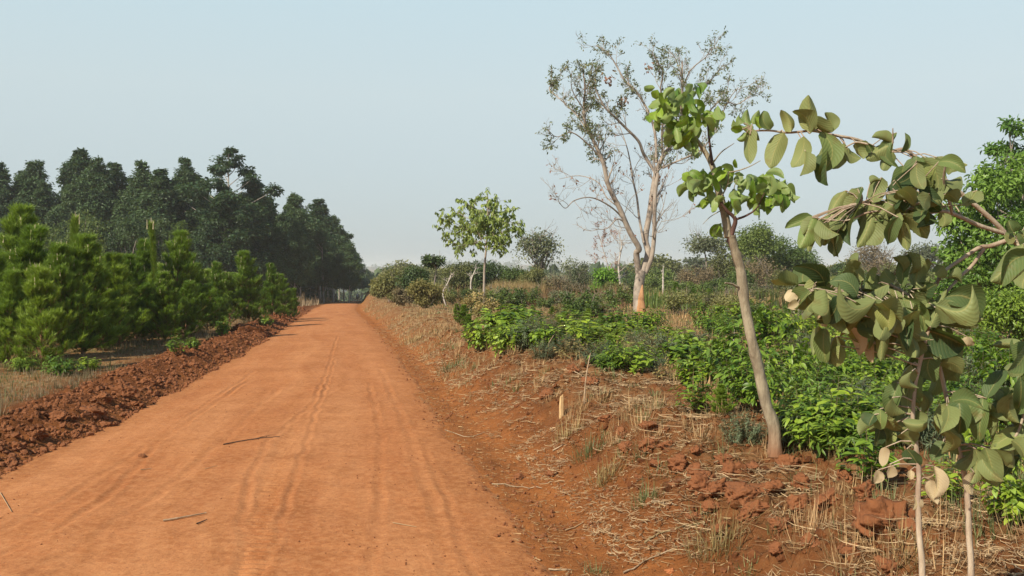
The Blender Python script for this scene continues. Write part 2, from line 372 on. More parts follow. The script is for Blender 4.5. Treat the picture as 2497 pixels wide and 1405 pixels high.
def road_material():
    m, nt = newmat('packed red earth'); L = nt.links
    uv = N(nt, 'ShaderNodeUVMap', uv_map='UVMap'); tc = N(nt, 'ShaderNodeTexCoord'); co = tc.outputs['Object']
    base = ramp(nt, noise(nt, co, .55, 7, .6), [(.32, (.30, .100, .034)), (.5, (.385, .138, .048)), (.7, (.45, .175, .064))])
    # compacted lengthwise bands (uv: x across in metres, y along)
    band = noise(nt, uv.outputs[0], 1.0, 4, .6, mapscale=(1.5, .12, 1))
    col = mixc(nt, ramp(nt, band, [(.40, 0.), (.62, .8)]), base, (.49, .212, .087))
    band2 = noise(nt, uv.outputs[0], 1.0, 5, .65, mapscale=(4.5, .22, 1))
    col = mixc(nt, ramp(nt, band2, [(.50, 0.), (.68, .45)]), col, (.31, .105, .030))
    col = mixc(nt, ramp(nt, noise(nt, co, 1.6, 8, .7), [(.48, 0.), (.68, .7)]), col, (.29, .10, .032))
    ea = N(nt, 'ShaderNodeAttribute', attribute_name='edge'); em = N(nt, 'ShaderNodeMath', operation='ADD'); L.new(ea.outputs['Fac'], em.inputs[0]); es = N(nt, 'ShaderNodeMath', operation='MULTIPLY_ADD'); L.new(noise(nt, co, 1.4, 7, .7), es.inputs[0]); es.inputs[1].default_value = 1.6; es.inputs[2].default_value = -.8; L.new(es.outputs[0], em.inputs[1])
    col = mixc(nt, ramp(nt, em.outputs[0], [(.2, 0.), (.9, 1.)]), col, ramp(nt, noise(nt, co, 9, 6, .7), [(.3, (.24, .085, .028)), (.7, (.39, .150, .050))]))
    # loose crumbs
    col = mixc(nt, ramp(nt, noise(nt, co, 13, 6, .75), [(.42, 0.), (.62, .45)]), col, (.60, .28, .115))
    col = mixc(nt, ramp(nt, noise(nt, co, 24, 6, .75), [(.54, 0.), (.64, .5)]), col, (.27, .09, .032))
    col = mixc(nt, ramp(nt, noise(nt, co, 34, 3, .6), [(.62, 0.), (.68, .55)]), col, (.18, .062, .03))
    col = mixc(nt, ramp(nt, noise(nt, co, 60, 2, .5), [(.66, 0.), (.72, .5)]), col, (.60, .34, .16))
    bs = N(nt, 'ShaderNodeBsdfPrincipled', _Roughness=.95); bs.inputs['Specular IOR Level'].default_value = .1
    L.new(col, bs.inputs['Base Color'])
    bp = N(nt, 'ShaderNodeBump', _Strength=.5, _Distance=.012); L.new(noise(nt, co, 42, 5, .7), bp.inputs['Height'])
    b2 = N(nt, 'ShaderNodeBump', _Strength=.25, _Distance=.02); L.new(band2, b2.inputs['Height']); L.new(bp.outputs[0], b2.inputs['Normal'])
    b3 = N(nt, 'ShaderNodeBump', _Strength=.5, _Distance=.03); L.new(noise(nt, co, 5, 6, .65), b3.inputs['Height']); L.new(b2.outputs[0], b3.inputs['Normal'])
    L.new(b3.outputs[0], bs.inputs['Normal'])
    o = N(nt, 'ShaderNodeOutputMaterial'); L.new(bs.outputs[0], o.inputs[0]); return m

M = {}
M['earth'] = ground_material(); M['road'] = road_material()
M['clod'] = barkmat('clod earth', (.095, .033, .013), (.23, .088, .031), 14, 1.0)
M['sand'] = plain('loose ochre earth', (.46, .17, .06), .95)
M['straw'] = leafmat('straw', (.22, .14, .07), (.54, .40, .22), .7, .15, spec=.2)
M['drygrass'] = leafmat('dry grass', (.20, .12, .055), (.50, .36, .17), .7, .2, spec=.2)
M['redgrass'] = leafmat('rusty dry grass', (.12, .06, .035), (.36, .21, .11), .7, .2, spec=.2)
M['weed'] = leafmat('weed green', (.06, .09, .03), (.20, .22, .09), .6, .3)
M['euca'] = leafmat('eucalyptus leaves', (.014, .034, .015), (.080, .14, .050), .5, .22)
M['eucabark'] = barkmat('eucalyptus bark', (.30, .25, .21), (.52, .46, .40), 5, .2)
M['pine'] = leafmat('pine needles', (.026, .055, .009), (.20, .31, .034), .55, .35)
M['pinebark'] = barkmat('young pine bark', (.22, .11, .06), (.38, .22, .13), 12, .4)
M['candle'] = plain('pine candles', (.55, .47, .28), .7)
M['herobark'] = barkmat('pale grey bark', (.27, .21, .17), (.48, .41, .34), 7, .6, (.17, .13, .105))
M['scar'] = barkmat('orange bare wood', (.36, .17, .08), (.58, .33, .17), 6, .5, (.32, .16, .08))
M['heroleaf'] = leafmat('small dull leaves', (.10, .125, .055), (.26, .28, .12), .6, .3, yellow=(.34, .26, .10))
M['redleaf'] = leafmat('reddish dry leaves', (.30, .12, .10), (.45, .22, .17), .6, .3)
M['bigleaf'] = leafmat('felted broad leaves', (.040, .075, .032), (.16, .215, .068), .55, .2, back=(.22, .25, .095), yellow=(.33, .32, .10), spec=.25, veins=True)
M['deadleaf'] = leafmat('dry brown broad leaves', (.26, .19, .11), (.56, .45, .28), .7, .2, veins=True)
M['freshleaf'] = leafmat('fresh broad leaves', (.08, .17, .018), (.26, .39, .04), .42, .34, back=(.26, .34, .13), veins=True)
M['shrubbark'] = barkmat('tan shrub bark', (.32, .24, .16), (.56, .47, .36), 30, .4, (.24, .15, .11))
M['sapbark'] = barkmat('grey brown bark', (.17, .135, .09), (.48, .41, .29), 13, 1.0, (.13, .095, .065))
M['darkbark'] = barkmat('dark purple brown bark', (.09, .05, .04), (.17, .10, .08), 16, .5)
M['smalltree'] = leafmat('yellow green drooping leaves', (.11, .16, .04), (.30, .38, .09), .5, .32)
M['shrub'] = leafmat('glossy shrub leaves', (.075, .15, .014), (.29, .41, .035), .45, .3, yellow=(.22, .34, .06), spec=.5)
M['shrub2'] = leafmat('deep green shrub leaves', (.055, .12, .016), (.21, .32, .035), .45, .25, spec=.5)
M['greyshrub'] = leafmat('grey green shrub leaves', (.07, .10, .055), (.15, .19, .10), .6, .25)
M['stem'] = plain('green brown stems', (.16, .13, .06), .8)
M['bush_green'] = leafmat('bush green', (.045, .08, .02), (.15, .21, .045), .5, .25)
M['bush_olive'] = leafmat('bush olive', (.08, .09, .03), (.25, .25, .085), .6, .25)
M['bush_brown'] = leafmat('bush brown', (.12, .088, .05), (.27, .20, .11), .7, .2)
M['bush_grey'] = leafmat('bush grey green', (.075, .09, .05), (.22, .24, .13), .6, .25)
M['bush_bright'] = leafmat('bush bright green', (.10, .22, .02), (.24, .42, .05), .5, .35)
M['bush_yellow'] = leafmat('bush yellow brown', (.18, .15, .05), (.42, .34, .13), .7, .25)
M['bush_dark'] = leafmat('bush dark green', (.028, .055, .02), (.09, .14, .04), .5, .2)
M['righttree'] = leafmat('right tree leaves', (.045, .11, .02), (.18, .31, .05), .42, .3)
M['bark'] = barkmat('grey bark', (.20, .16, .13), (.40, .34, .29), 8, .4)
M['palebark'] = barkmat('pale dead wood', (.42, .36, .31), (.68, .62, .56), 8, .4, (.35, .28, .24))
M['seed'] = plain('pale seed heads', (.50, .42, .27), .9)
M['stick'] = barkmat('dry stick', (.30, .20, .12), (.55, .42, .28), 25, .4)
M['darkstick'] = barkmat('dark stick', (.07, .045, .035), (.15, .10, .07), 25, .4)
M['stake'] = barkmat('split wood', (.48, .30, .14), (.72, .52, .28), 20, .5)
M['valley'] = leafmat('valley trees', (.035, .06, .03), (.09, .13, .06), .8, .1)
# ------------------------------------------------------------------ camera, light, sky
cam_d = bpy.data.cameras.new('camera'); cam = bpy.data.objects.new('camera', cam_d); C.objects.link(cam)
cam_d.sensor_width = 36; cam_d.lens = 36 * F / 2497; cam_d.clip_start = .05; cam_d.clip_end = 20000
cam.location = (0, 0, CAMH); cam.rotation_euler = (PI / 2 - PITCH, 0, 0); SC.camera = cam
SUN_EL = math.radians(40); SUN_AZ = math.radians(-138)      # clockwise from +Y; behind left
sd = bpy.data.lights.new('sun', 'SUN'); sd.energy = 5.0; sd.angle = math.radians(.6); sd.color = (1, .91, .74)
sun = bpy.data.objects.new('sun', sd); C.objects.link(sun); sun.location = (-40, -40, 60)
tos = Vector((math.sin(SUN_AZ) * math.cos(SUN_EL), math.cos(SUN_AZ) * math.cos(SUN_EL), math.sin(SUN_EL)))
sun.rotation_euler = tos.to_track_quat('Z', 'Y').to_euler()
w = bpy.data.worlds.new('World'); SC.world = w; w.use_nodes = True; nt = w.node_tree; nt.nodes.clear()
sk = N(nt, 'ShaderNodeTexSky', sky_type='NISHITA', sun_disc=False, sun_elevation=SUN_EL, sun_rotation=SUN_AZ, air_density=1.0, dust_density=3.0, ozone_density=1.5, altitude=900)
hs = N(nt, 'ShaderNodeHueSaturation', _Saturation=.62, _Value=1.0); nt.links.new(sk.outputs[0], hs.inputs['Color'])
tw = mixc(nt, 1.0, hs.outputs[0], (1.0, 1.0, .98), 'MULTIPLY')
tcw = N(nt, 'ShaderNodeTexCoord'); sz = N(nt, 'ShaderNodeSeparateXYZ'); nt.links.new(tcw.outputs['Generated'], sz.inputs[0])
veil = ramp(nt, sz.outputs[2], [(0.0, (3.5, 4.0, 4.15)), (.10, (3.9, 4.6, 4.75)), (.18, (4.35, 5.15, 5.25)), (.27, (4.25, 5.45, 5.8)), (.40, (1.3, 2.2, 3.2)), (.9, (.45, .9, 2.0))])
bg = N(nt, 'ShaderNodeBackground', _Strength=.118); nt.links.new(mixc(nt, .8, tw, veil), bg.inputs[0])
wo = N(nt, 'ShaderNodeOutputWorld'); nt.links.new(bg.outputs[0], wo.inputs[0])
SC.view_settings.view_transform = 'Standard'; SC.view_settings.look = 'None'; SC.view_settings.exposure = .30; SC.view_settings.gamma = 1
SC.cycles.use_denoising = True; SC.cycles.max_bounces = 8; SC.cycles.diffuse_bounces = 3; SC.cycles.transmission_bounces = 4; SC.cycles.volume_bounces = 1
SC.cycles.use_adaptive_sampling = True; SC.cycles.adaptive_threshold = .015

# ------------------------------------------------------------------ ground and road
def grid(xs, ys, Z):
    r, c = Z.shape
    V = np.stack([xs, ys, Z], -1).reshape(-1, 3)
    i = np.arange(r - 1)[:, None] * c; j = np.arange(c - 1)[None]
    Fc = np.stack([i + j, i + j + 1, i + c + j + 1, i + c + j], -1).reshape(-1, 4)
    return V, Fc
ys = [3.0]
while ys[-1] < 7000:
    y = ys[-1]; ys.append(y * (1.0052 if y < 40 else 1.011 if y < 300 else 1.03))
back = np.concatenate([np.linspace(-60, -5, 12), np.linspace(-4, 2.9, 60)])
ys = np.concatenate([back, ys])
u = np.linspace(-1, 1, 760); u = u * (.42 + .58 * np.abs(u) ** 1.6)
hw = 14 + 1.05 * np.maximum(ys, 0) + np.maximum(-ys, 0) * .5
YY = np.repeat(ys[:, None], len(u), 1); XX = u[None] * hw[:, None]
ZZ = ground_h(XX, YY)
V, Fc = grid(XX, YY, ZZ)
gm = mesh_from('ground', [dict(v=V, f=Fc)], [M['earth']])
x, y = XX.ravel(), YY.ravel(); xl = XL(y); xr = XR(y); s = x - xr; t = xl - x
clz = np.clip(sst(.0, .4, t) * sst(2.6, 1.6, t) + .8 * sst(.3, 1.0, s) * sst(6, 3.2, s), 0, 1)
strawz = np.clip(sst(1.4, 2.6, t) * .9 + sst(.9, 2.0, s) * (.35 + .5 * sst(2, 4.5, s)) + sst(18, 40, y) * sst(.2, 1, s) * .5, 0, 1)
greenz = np.clip(sst(1.6, 3.5, t) * .35 + sst(3.5, 7, s) * .5, 0, 1)
greenz = np.maximum(greenz, sst(90, 160, y) * .95 * np.clip(sst(-1, .5, np.maximum(s, t)), 0, 1)); strawz *= sst(200, 110, y)
za = gm.attributes.new('zone', 'FLOAT_COLOR', 'POINT')
za.data.foreach_set('color', np.stack([clz, strawz, greenz, np.ones_like(x)], -1).astype(np.float32).ravel())
va = gm.attributes.new('verge', 'FLOAT', 'POINT'); va.data.foreach_set('value', np.clip(sst(1.5, .3, s) * sst(-.8, 0, s) + .5 * sst(.6, 0, t) * sst(-.8, 0, t), 0, 1).astype(np.float32))
tag(obj('ground', gm), kind='structure')
ys = [1.5]
while ys[-1] < 420: ys.append(ys[-1] * (1.0042 if ys[-1] < 40 else 1.01))
ys = np.concatenate([np.linspace(-50, 1.4, 120), ys]); q = np.linspace(0, 1, 270)
YY = np.repeat(ys[:, None], len(q), 1); xl = XL(ys)[:, None] - .4; xr = XR(ys)[:, None] + .4
XX = xl + (xr - xl) * q[None]
V, Fc = grid(XX, YY, road_h(XX.ravel(), YY.ravel()).reshape(XX.shape))
uv = np.stack([(XX - xr0(YY) + .45 * vn(YY * .16, 3.1, 61) + .15 * vn(YY * .6, XX * .4, 62)).ravel(), YY.ravel()], -1)
rm = mesh_from('road', [dict(v=V, f=Fc, uv=uv)], [M['road']]); ea = rm.attributes.new('edge', 'FLOAT', 'POINT')
ed_ = np.minimum((XR(YY) - XX), (XX - XL(YY)) * 1.6); ea.data.foreach_set('value', np.clip(1 - ed_ / 1.0, 0, 1).ravel().astype(np.float32))
tag(obj('road', rm), kind='structure')

# haze: one even volume round everything
bpy.ops.mesh.primitive_cube_add(size=1, location=(0, 3400, -48)); hz = bpy.context.object; hz.name = 'haze'; hz.dimensions = (16000, 7600, 180)
hz.data.name = 'haze'; m, nt = newmat('haze air')
pv = N(nt, 'ShaderNodeVolumePrincipled', _Color=(.93, .97, 1.0, 1), _Density=.00030, _Anisotropy=0)
o = N(nt, 'ShaderNodeOutputMaterial'); nt.links.new(pv.outputs[0], o.inputs['Volume']); hz.data.materials.append(m)
tag(hz, kind='stuff', label='thin pale dry season haze over the plain')
# ------------------------------------------------------------------ plant generators
def clump_leaves(rng, cen, rad, nper, size, T=LQ, mi=0, droop=.35, dens=.5, squash=.8, wid=None):
    """leaves through the volume of ball-like clumps; cen (k,3), rad (k,)"""
    k = len(cen); idx = np.repeat(np.arange(k), nper); n = len(idx)
    off = rvec(rng, n) * (rng.random(n) ** dens)[:, None]; off[:, 2] *= squash
    # lumpy outline
    off *= (1 + .25 * np.sin(off[:, :1] * 9 + idx[:, None] * 1.7) * np.cos(off[:, 1:2] * 8 + idx[:, None]))
    pos = cen[idx] + off * rad[idx][:, None]
    d = norm(off + rvec(rng, n) * .8 + np.array([0, 0, -droop])); nr = norm(off * .6 + rvec(rng, n) * .7 + np.array([0, 0, .6]))
    tint = np.clip(rng.random(k)[idx] * .5 + rng.random(n) * .5, 0, 1)
    return scatter(T, pos, d, nr, size * (.6 + .8 * rng.random(n)), rng, mi, tint=tint, wid=wid)
def limb(a, b, rng, bend=.12, k=5):
    a = np.array(a, float); b = np.array(b, float); L = np.linalg.norm(b - a)
    mid = (a + b) / 2 + rng.normal(size=3) * L * bend; return smooth_path([a, mid, b], k)
def grow(rng, p, d, L, r, lvl, maxl, tubes, tips, spread=.7, kids=4, up=.12, jit=.16, taper=.45, n=None, mi=0, minr=.0015, ratio=.6):
    ns = 5; pts = [np.array(p, float)]; dd = norm(np.array(d, float)); dirs = [dd]
    for i in range(ns):
        dd = norm(dd + rng.normal(size=3) * jit + np.array([0, 0, up])); pts.append(pts[-1] + dd * L / ns); dirs.append(dd)
    sides = n or (6 if lvl == 0 else 4 if lvl == 1 else 3)
    tubes += tube(pts, np.linspace(max(r, minr), max(r * taper, minr), ns + 1), sides, mi, cap=lvl == maxl)
    if lvl >= maxl:
        for q in (2, 3, 4, 5): tips.append((pts[q], dirs[q]))
        return
    for i in range(kids):
        f = .3 + .7 * (i + rng.random() * .8) / kids; a = min(f, .999) * ns; q = int(a); pt = pts[q] + (pts[q + 1] - pts[q]) * (a - q)
        sd = rvec(rng, 1)[0]; sd = norm(np.cross(dirs[q], sd)); nd = norm(dirs[q] + sd * spread * (.7 + .6 * rng.random()))
        grow(rng, pt, nd, L * ratio * (.7 + .5 * rng.random()), r * (1 - .5 * f) * .6, lvl + 1, maxl, tubes, tips, spread, kids, up, jit, taper, n, mi, minr, ratio)
    grow(rng, pts[-1], dirs[-1], L * ratio, r * taper, lvl + 1, maxl, tubes, tips, spread, kids, up, jit, taper, n, mi, minr, ratio)

# ---- eucalyptus
def euca_meshes(seed, ht=18, open_top=False, narrow=1.0, bare=.25):
    rng = np.random.default_rng(seed); tr = []; cen = []; rad = []
    bend = rng.normal(size=2) * .25
    tp = [np.array([bend[0] * math.sin(t * 2.4), bend[1] * math.sin(t * 2.1), t * ht]) for t in np.linspace(0, 1, 10)]
    tr += tube(tp, np.linspace(.17, .02, 10), 7)
    nb = 52 if not open_top else 46
    for i in range(nb):
        t = bare + (1 - bare) * ((i + rng.random()) / nb); z = t * ht
        prof_r = (.70 + .85 * math.sin(PI * min(1, (t - bare) / (1 - bare) * .78 + .22))) * narrow * 1.9 * (1.0 if t < .55 else 1.0 - ((t - .55) / .47) ** 1.7)
        if t > .97: prof_r = .1
        a = i * 2.4 + rng.random(); rr = prof_r * (.45 + .55 * rng.random())
        if open_top: rr *= 1.15 + .3 * (t > .6)
        c = np.array([math.cos(a) * rr + np.interp(t, np.linspace(0, 1, 10), [p[0] for p in tp]), math.sin(a) * rr + np.interp(t, np.linspace(0, 1, 10), [p[1] for p in tp]), z])
        R = (1.25 if not open_top else (.85 if t > .55 else 1.2)) * (.75 + .5 * rng.random()) * (1.05 - .30 * t - .40 * max(0, t - .75) / .25) * narrow ** .5
        s0 = np.array([np.interp(t - .07, np.linspace(0, 1, 10), [p[0] for p in tp]), np.interp(t - .07, np.linspace(0, 1, 10), [p[1] for p in tp]), z - .07 * ht - rr * .4])
        if open_top or i % 3 == 0: tr += tube(limb(s0, c, rng, .06, 3), [.06, .05, .045, .04, .03, .025, .015], 4)
        cen.append(c); rad.append(R)
        for _ in range(2):
            cen.append(c + rvec(rng, 1)[0] * R * .8); rad.append(R * .55)
    cen = np.array(cen); rad = np.array(rad)
    per = np.where(rad > .6, 120, 60)
    L = [clump_leaves(rng, cen[rad > .6], rad[rad > .6], 230, .31, LQ, dens=.42, droop=.7), clump_leaves(rng, cen[rad <= .6], rad[rad <= .6], 70, .26, LQ, dens=.45, droop=.7)]
    return mesh_from('trunk', tr, [M['eucabark']]), mesh_from('crown', L, [M['euca']], False)
EU = [euca_meshes(11), euca_meshes(12, narrow=.85), euca_meshes(13, narrow=1.1), euca_meshes(14, narrow=.7), euca_meshes(15, open_top=True, narrow=1.2), euca_meshes(16, bare=.30), euca_meshes(17, narrow=.8, bare=.78)]
def plant_tree(kind, meshes, loc, rz, sc, label, cat='tree', group=None):
    e = empty(kind, loc, label, cat, group, rz); e.scale = sc if isinstance(sc, tuple) else (sc,) * 3
    obj('trunk', meshes[0], e); obj('crown', meshes[1], e); return e
def at_top(px, py_top, Y, base_sink=.1):
    b = onground(px, Y, base_sink); top = P(px, py_top, Y)[2]; return b, top - b[2]
rg = random.Random(5)
EUG = 'eucalyptus trees of the roadside plantation'
eu_list = [  # px, top py, Y, variant, width factor, label
    (-6, 398, 118, 0, 1.1, 'rounded dark eucalyptus cut by the left edge of the picture'),
    (60, 420, 126, 3, .9, 'narrow eucalyptus behind, showing a thin top beside the left-edge one'),
    (110, 394, 120, 2, 1.0, 'broad dome-topped eucalyptus left of the lollipop-crowned one'),
    (195, 369, 128, 6, 1.0, 'eucalyptus with a lollipop tuft of leaves on a bare thin stem above the canopy'),
    (232, 386, 118, 0, .9, 'pointed eucalyptus directly right of the lollipop-crowned one'),
    (275, 398, 121, 1, 1.1, 'eucalyptus with a sloping right shoulder left of the gap in the treetops'),
    (345, 394, 117, 1, .95, 'sharp pointed eucalyptus standing alone after the first gap in the treetops'),
    (392, 414, 114, 3, 1.25, 'slender light green eucalyptus with visible thin trunk'),
    (448, 386, 119, 1, .9, 'eucalyptus with a small rounded head above narrow shoulders'),
    (482, 430, 122, 3, .9, 'small spiky eucalyptus just left of the tallest one'),
    (570, 361, 115, 4, 1.15, 'tallest eucalyptus, its open top letting the sky show between white limbs'),
    (625, 440, 119, 5, 1.0, 'leaning leafy eucalyptus on the right shoulder of the tallest one'),
    (660, 482, 125, 0, .9, 'low rounded eucalyptus in the dip between the tallest and the far group'),
    (722, 474, 128, 5, 1.0, 'broad rounded eucalyptus, first of the far group near the road'),
    (780, 487, 139, 3, 1.4, 'narrow pointed eucalyptus near the road end of the plantation'),
    (812, 528, 150, 5, 1.0, 'round-headed eucalyptus near the road, beyond the narrow pointed one'),
    (838, 566, 185, 0, 1.0, 'eucalyptus on the falling outer edge of the plantation over the road'),
    (853, 604, 235, 2, 1.0, 'small far eucalyptus next to the road where the treeline drops'),
    (530, 452, 112, 2, 1.0, 'dense eucalyptus with pale forked stem under the tallest one'),
    (690, 520, 116, 5, .9, 'corner eucalyptus of the plantation behind the last young pines'),
]
for px, pt, Y, v, wf, lab in eu_list:
    b, hh = at_top(px, pt, Y); s = hh / 18.0
    plant_tree('eucalyptus_tree', EU[v], b, rg.random() * 6, (s * wf * 1.3, s * wf * 1.3, s), lab, 'tree', EUG)
# the rest of the plantation: rows behind and along the road
rows = []
for i in range(9):                       # along the road edge
    Y = 122 + i * 22; rows.append((float(xl0(Y)) - 3.5, Y))
for i in range(26): Y = 124 + i * 6.2; rows.append((float(xl0(Y)) - 4.5 - rg.random(), Y))
for i in range(22): Y = 122 + i * 7; rows.append((float(xl0(Y)) - 8 - rg.random() * 2, Y + 2))
for k in range(1, 6):
    for i in range(16): Y = 126 + i * 7; rows.append((float(xl0(Y)) - 9 - k * 4.2 - rg.random() * 2, Y))
for i in range(14): rows.append((-62 + i * 3.6, 125 + rg.random() * 8))
for i in range(12): rows.append((-70 + i * 3.9, 114 + rg.random() * 4))
for i, (x, y) in enumerate(rows):
    px = CX + x / y * F
    if px < -120 or px > 872: continue
    # treetop line of the photo at this px, kept below the named trees
    top = np.interp(px, [-100, 0, 120, 300, 420, 500, 640, 700, 780, 830, 850, 866, 880], [440, 440, 440, 450, 455, 470, 500, 520, 520, 575, 600, 625, 655])
    z0 = H1(x, y); ztop = CAMH + (HOR - (top + rg.random() * 26)) / F * y; hh = max(8, min(21, ztop - z0)); s = hh / 18
    lab = 'eucalyptus with bare lower trunk standing close to the far road' if i < 57 else 'eucalyptus filling the plantation behind the young pines'
    plant_tree('eucalyptus_tree', EU[[0, 1, 2, 5, 3][i % 5]], (x, y, z0 - .1), rg.random() * 6, (s * 1.2, s * 1.2, s), lab, 'tree', 'eucalyptus trees along the far road' if i < 57 else 'eucalyptus trees inside the plantation')

# ---- rounder broadleaf trees in front of the eucalyptus
def bush_mesh(seed, w, h, mat, leaf=.2, rk=1., ncl=26, per=90, base=.12, T=LQ, stems=5, barkm='bark', trunk_h=0., dens=.45, flat=1., bare_twigs=0, gap=0.):
    """generic crown of clumps on limbs; w,h metres"""
    rng = np.random.default_rng(seed); cen = []; rad = []; tr = []
    z0 = trunk_h
    while len(cen) < ncl:
        q = rng.uniform(-1, 1, 3); 
        if (q ** 2).sum() > 1: continue
        if np.linalg.norm(q) < gap: continue
        c = np.array([q[0] * w * .40, q[1] * w * .40, z0 + base * h + (h - z0 - base * h) * (.5 + .42 * q[2] * flat)])
        cen.append(c); rad.append(min(w, h) * (.15 + .11 * rng.random()) * rk)
    cen = np.array(cen); rad = np.array(rad)
    if trunk_h > 0:
        tr += tube(limb((0, 0, -.1), (rng.normal() * .1, rng.normal() * .1, z0 + base * h), rng, .06, 4), np.linspace(.035, .022, 9) * h * .5, 7)
        start = tr[0]['v'][-7:].mean(0)
    for i, c in enumerate(cen):
        if trunk_h > 0: a = start
        else: a = np.array([rng.normal() * w * .06, rng.normal() * w * .06, -.05])
        if i % max(1, len(cen) // (stems * 3)) == 0: tr += tube(limb(a, c, rng, .1, 4), np.linspace(.016, .004, 9) * h * .5, 4)
    for _ in range(bare_twigs):
        i = rng.integers(len(cen)); tt = []; tr2 = []
        grow(rng, cen[i], rvec(rng, 1)[0] + np.array([0, 0, .7]), rad[i] * 1.3, .006 * h, 1, 2, tr2, tt, kids=3); tr += tr2
    L = clump_leaves(rng, cen, rad, per, leaf, T, dens=dens)
    return mesh_from('trunk', tr, [M[barkm]]), mesh_from('crown', [L], [M[mat]], False)
def bush_at(kind, seed, px, ptop, Y, wpx, mat, label, cat='bush', pbase=None, **k):
    b = onground(px, Y, .05); top = P(px, ptop, Y)[2]; h = max(.4, top - b[2]); w = wpx / F * Y
    ms = bush_mesh(seed, w, h, mat, **k)
    e = empty(kind, b, label, cat); obj('trunk' if k.get('trunk_h') else 'stems', ms[0], e); obj('crown' if k.get('trunk_h') else 'foliage', ms[1], e); return e
for i, (px, pt, w, lab, mt) in enumerate([
    (95, 520, 130, 'flat-topped mid green broadleaf tree behind the leftmost tall pine', 'bush_green'),
    (212, 507, 100, 'round bright mid green broadleaf tree between pines and eucalyptus', 'bush_green'),
    (318, 520, 90, 'round dull green broadleaf tree in front of the eucalyptus trunks', 'bush_dark'),
    (395, 530, 70, 'small dark broadleaf tree left of the foxtail pine spire', 'bush_dark'),
    (436, 525, 60, 'small rounded green tree in front of the slender eucalyptus', 'bush_green'),
    (20, 560, 130, 'grey green tree low behind the pines at the left edge', 'bush_dark')]):
    bush_at('broadleaf_tree', 60 + i, px, pt, 92 + i * 2, w, mt, lab, 'tree', ncl=34, per=150, leaf=.24, trunk_h=1.0)

# ---- young pines
def pine_meshes(seed, ht=4.2, wid=1.25, foxtail=False, candles=True, dens=1.0):
    rng = np.random.default_rng(seed); tr = []; pos = []; dr = []; ln = []; cd = []; tnt = []
    lean = rng.normal(size=2) * .05
    tp = np.array([[lean[0] * z * z / ht, lean[1] * z * z / ht, z] for z in np.linspace(-.1, ht, 9)])
    def shoot(a, d, L, nn, core=.0, t0=.5):
        nn = int(nn)
        d = norm(d); f = rng.random(nn); p = a + d * (f[:, None] * L)
        sd = norm(np.cross(np.repeat(d[None], nn, 0), rvec(rng, nn)))
        pos.append(p); dr.append(norm(d[None] * (.9 + .5 * rng.random(nn))[:, None] + sd * (.55 + .3 * rng.random(nn))[:, None])); ln.append(.15 + .13 * rng.random(nn)); tnt.append(np.clip(t0 + .45 * (rng.random(nn) - .5) + .25 * f, 0, 1))
    if foxtail:
        tp[:, :2] *= .3
        for z in np.arange(.3 * ht, ht - .1, .08): shoot(np.array([np.interp(z, tp[:, 2], tp[:, 0]), np.interp(z, tp[:, 2], tp[:, 1]), z]), np.array([0, 0, 1.]), .14, 90, t0=.4)
    z = .15
    while z < (ht - .25 if not foxtail else ht * .4):
        t = z / ht; nb = 5 + rng.integers(0, 3); a0 = rng.random() * 6
        for k in range(nb):
            a = a0 + k * 2 * PI / nb + rng.normal() * .25
            L = wid * (1.02 - t) ** .7 * (.45 + .9 * rng.random()) * (1.0 if t > .12 else .75)
            el = .35 + .65 * t + rng.normal() * .15
            d = np.array([math.cos(a) * math.cos(el), math.sin(a) * math.cos(el), math.sin(el)])
            p0 = np.array([np.interp(z, tp[:, 2], tp[:, 0]), np.interp(z, tp[:, 2], tp[:, 1]), z])
            pts = [p0]; dd = d
            for q in range(4): dd = norm(dd + np.array([0, 0, .16]) + rng.normal(size=3) * .05); pts.append(pts[-1] + dd * L / 4)
            tr += tube(pts, np.linspace(.016, .006, 5), 3)
            n0 = int(70 * dens)
            for q in range(1, 4): shoot(pts[q], pts[q + 1] - pts[q], L / 4, int(n0 * .4), t0=.15)
            shoot(pts[4] - dd * .15, norm(dd + np.array([0, 0, .5])), .36, n0 * 1.5, t0=.72)
            for sgn in (-1, 1):
                for q in (2, 3):
                    if rng.random() < .75:
                        sd = norm(dd + sgn * norm(np.cross(dd, [0, 0, 1.])) * .8 + np.array([0, 0, .25])); l2 = L * .34 * (.6 + .6 * rng.random())
                        tr += tube([pts[q], pts[q] + sd * l2], [.008, .004], 3); shoot(pts[q] + sd * l2 * .45, norm(sd + np.array([0, 0, .5])), .28, n0 * 1.1, t0=.6)
            if candles and t > .6 and rng.random() < .7: cd.append(pts[4] + dd * .12)
        z += (.26 + .12 * rng.random()) * (ht / 4.2) ** .5
    for q in range(3): shoot(np.array([tp[-1][0], tp[-1][1], ht - .5 + q * .18]), np.array([0, 0, 1.]), .2, 90, t0=.6)
    cd.append(tp[-1].copy())
    for q in range(4 if candles else 1): cd.append(tp[-1] + np.array([rng.normal() * .07, rng.normal() * .07, -.08]))
    tr += tube(tp, np.linspace(.055, .012, 9), 6)
    n = sum(len(p) for p in pos); pos = np.concatenate(pos); dr = np.concatenate(dr); ln = np.concatenate(ln); tnt = np.concatenate(tnt)
    Lf = scatter(ND, pos, dr, rvec(rng, n), ln, rng, tint=tnt, wid=.085)
    cs = []
    for c in cd: cs += tube([c - np.array([0, 0, .05]), c + np.array([rng.normal() * .02, rng.normal() * .02, .16 + .16 * rng.random()])], [.016, .008], 4)
    return mesh_from('trunk', tr, [M['pinebark']]), mesh_from('needles', [Lf], [M['pine']], False), mesh_from('candles', cs, [M['candle']])
PI_V = [pine_meshes(21), pine_meshes(22, wid=1.45), pine_meshes(23, wid=1.05), pine_meshes(24, wid=1.3, candles=False), pine_meshes(25, wid=1.55), pine_meshes(26, wid=.75, foxtail=True)]
PG = 'young pines in a row beside the road'
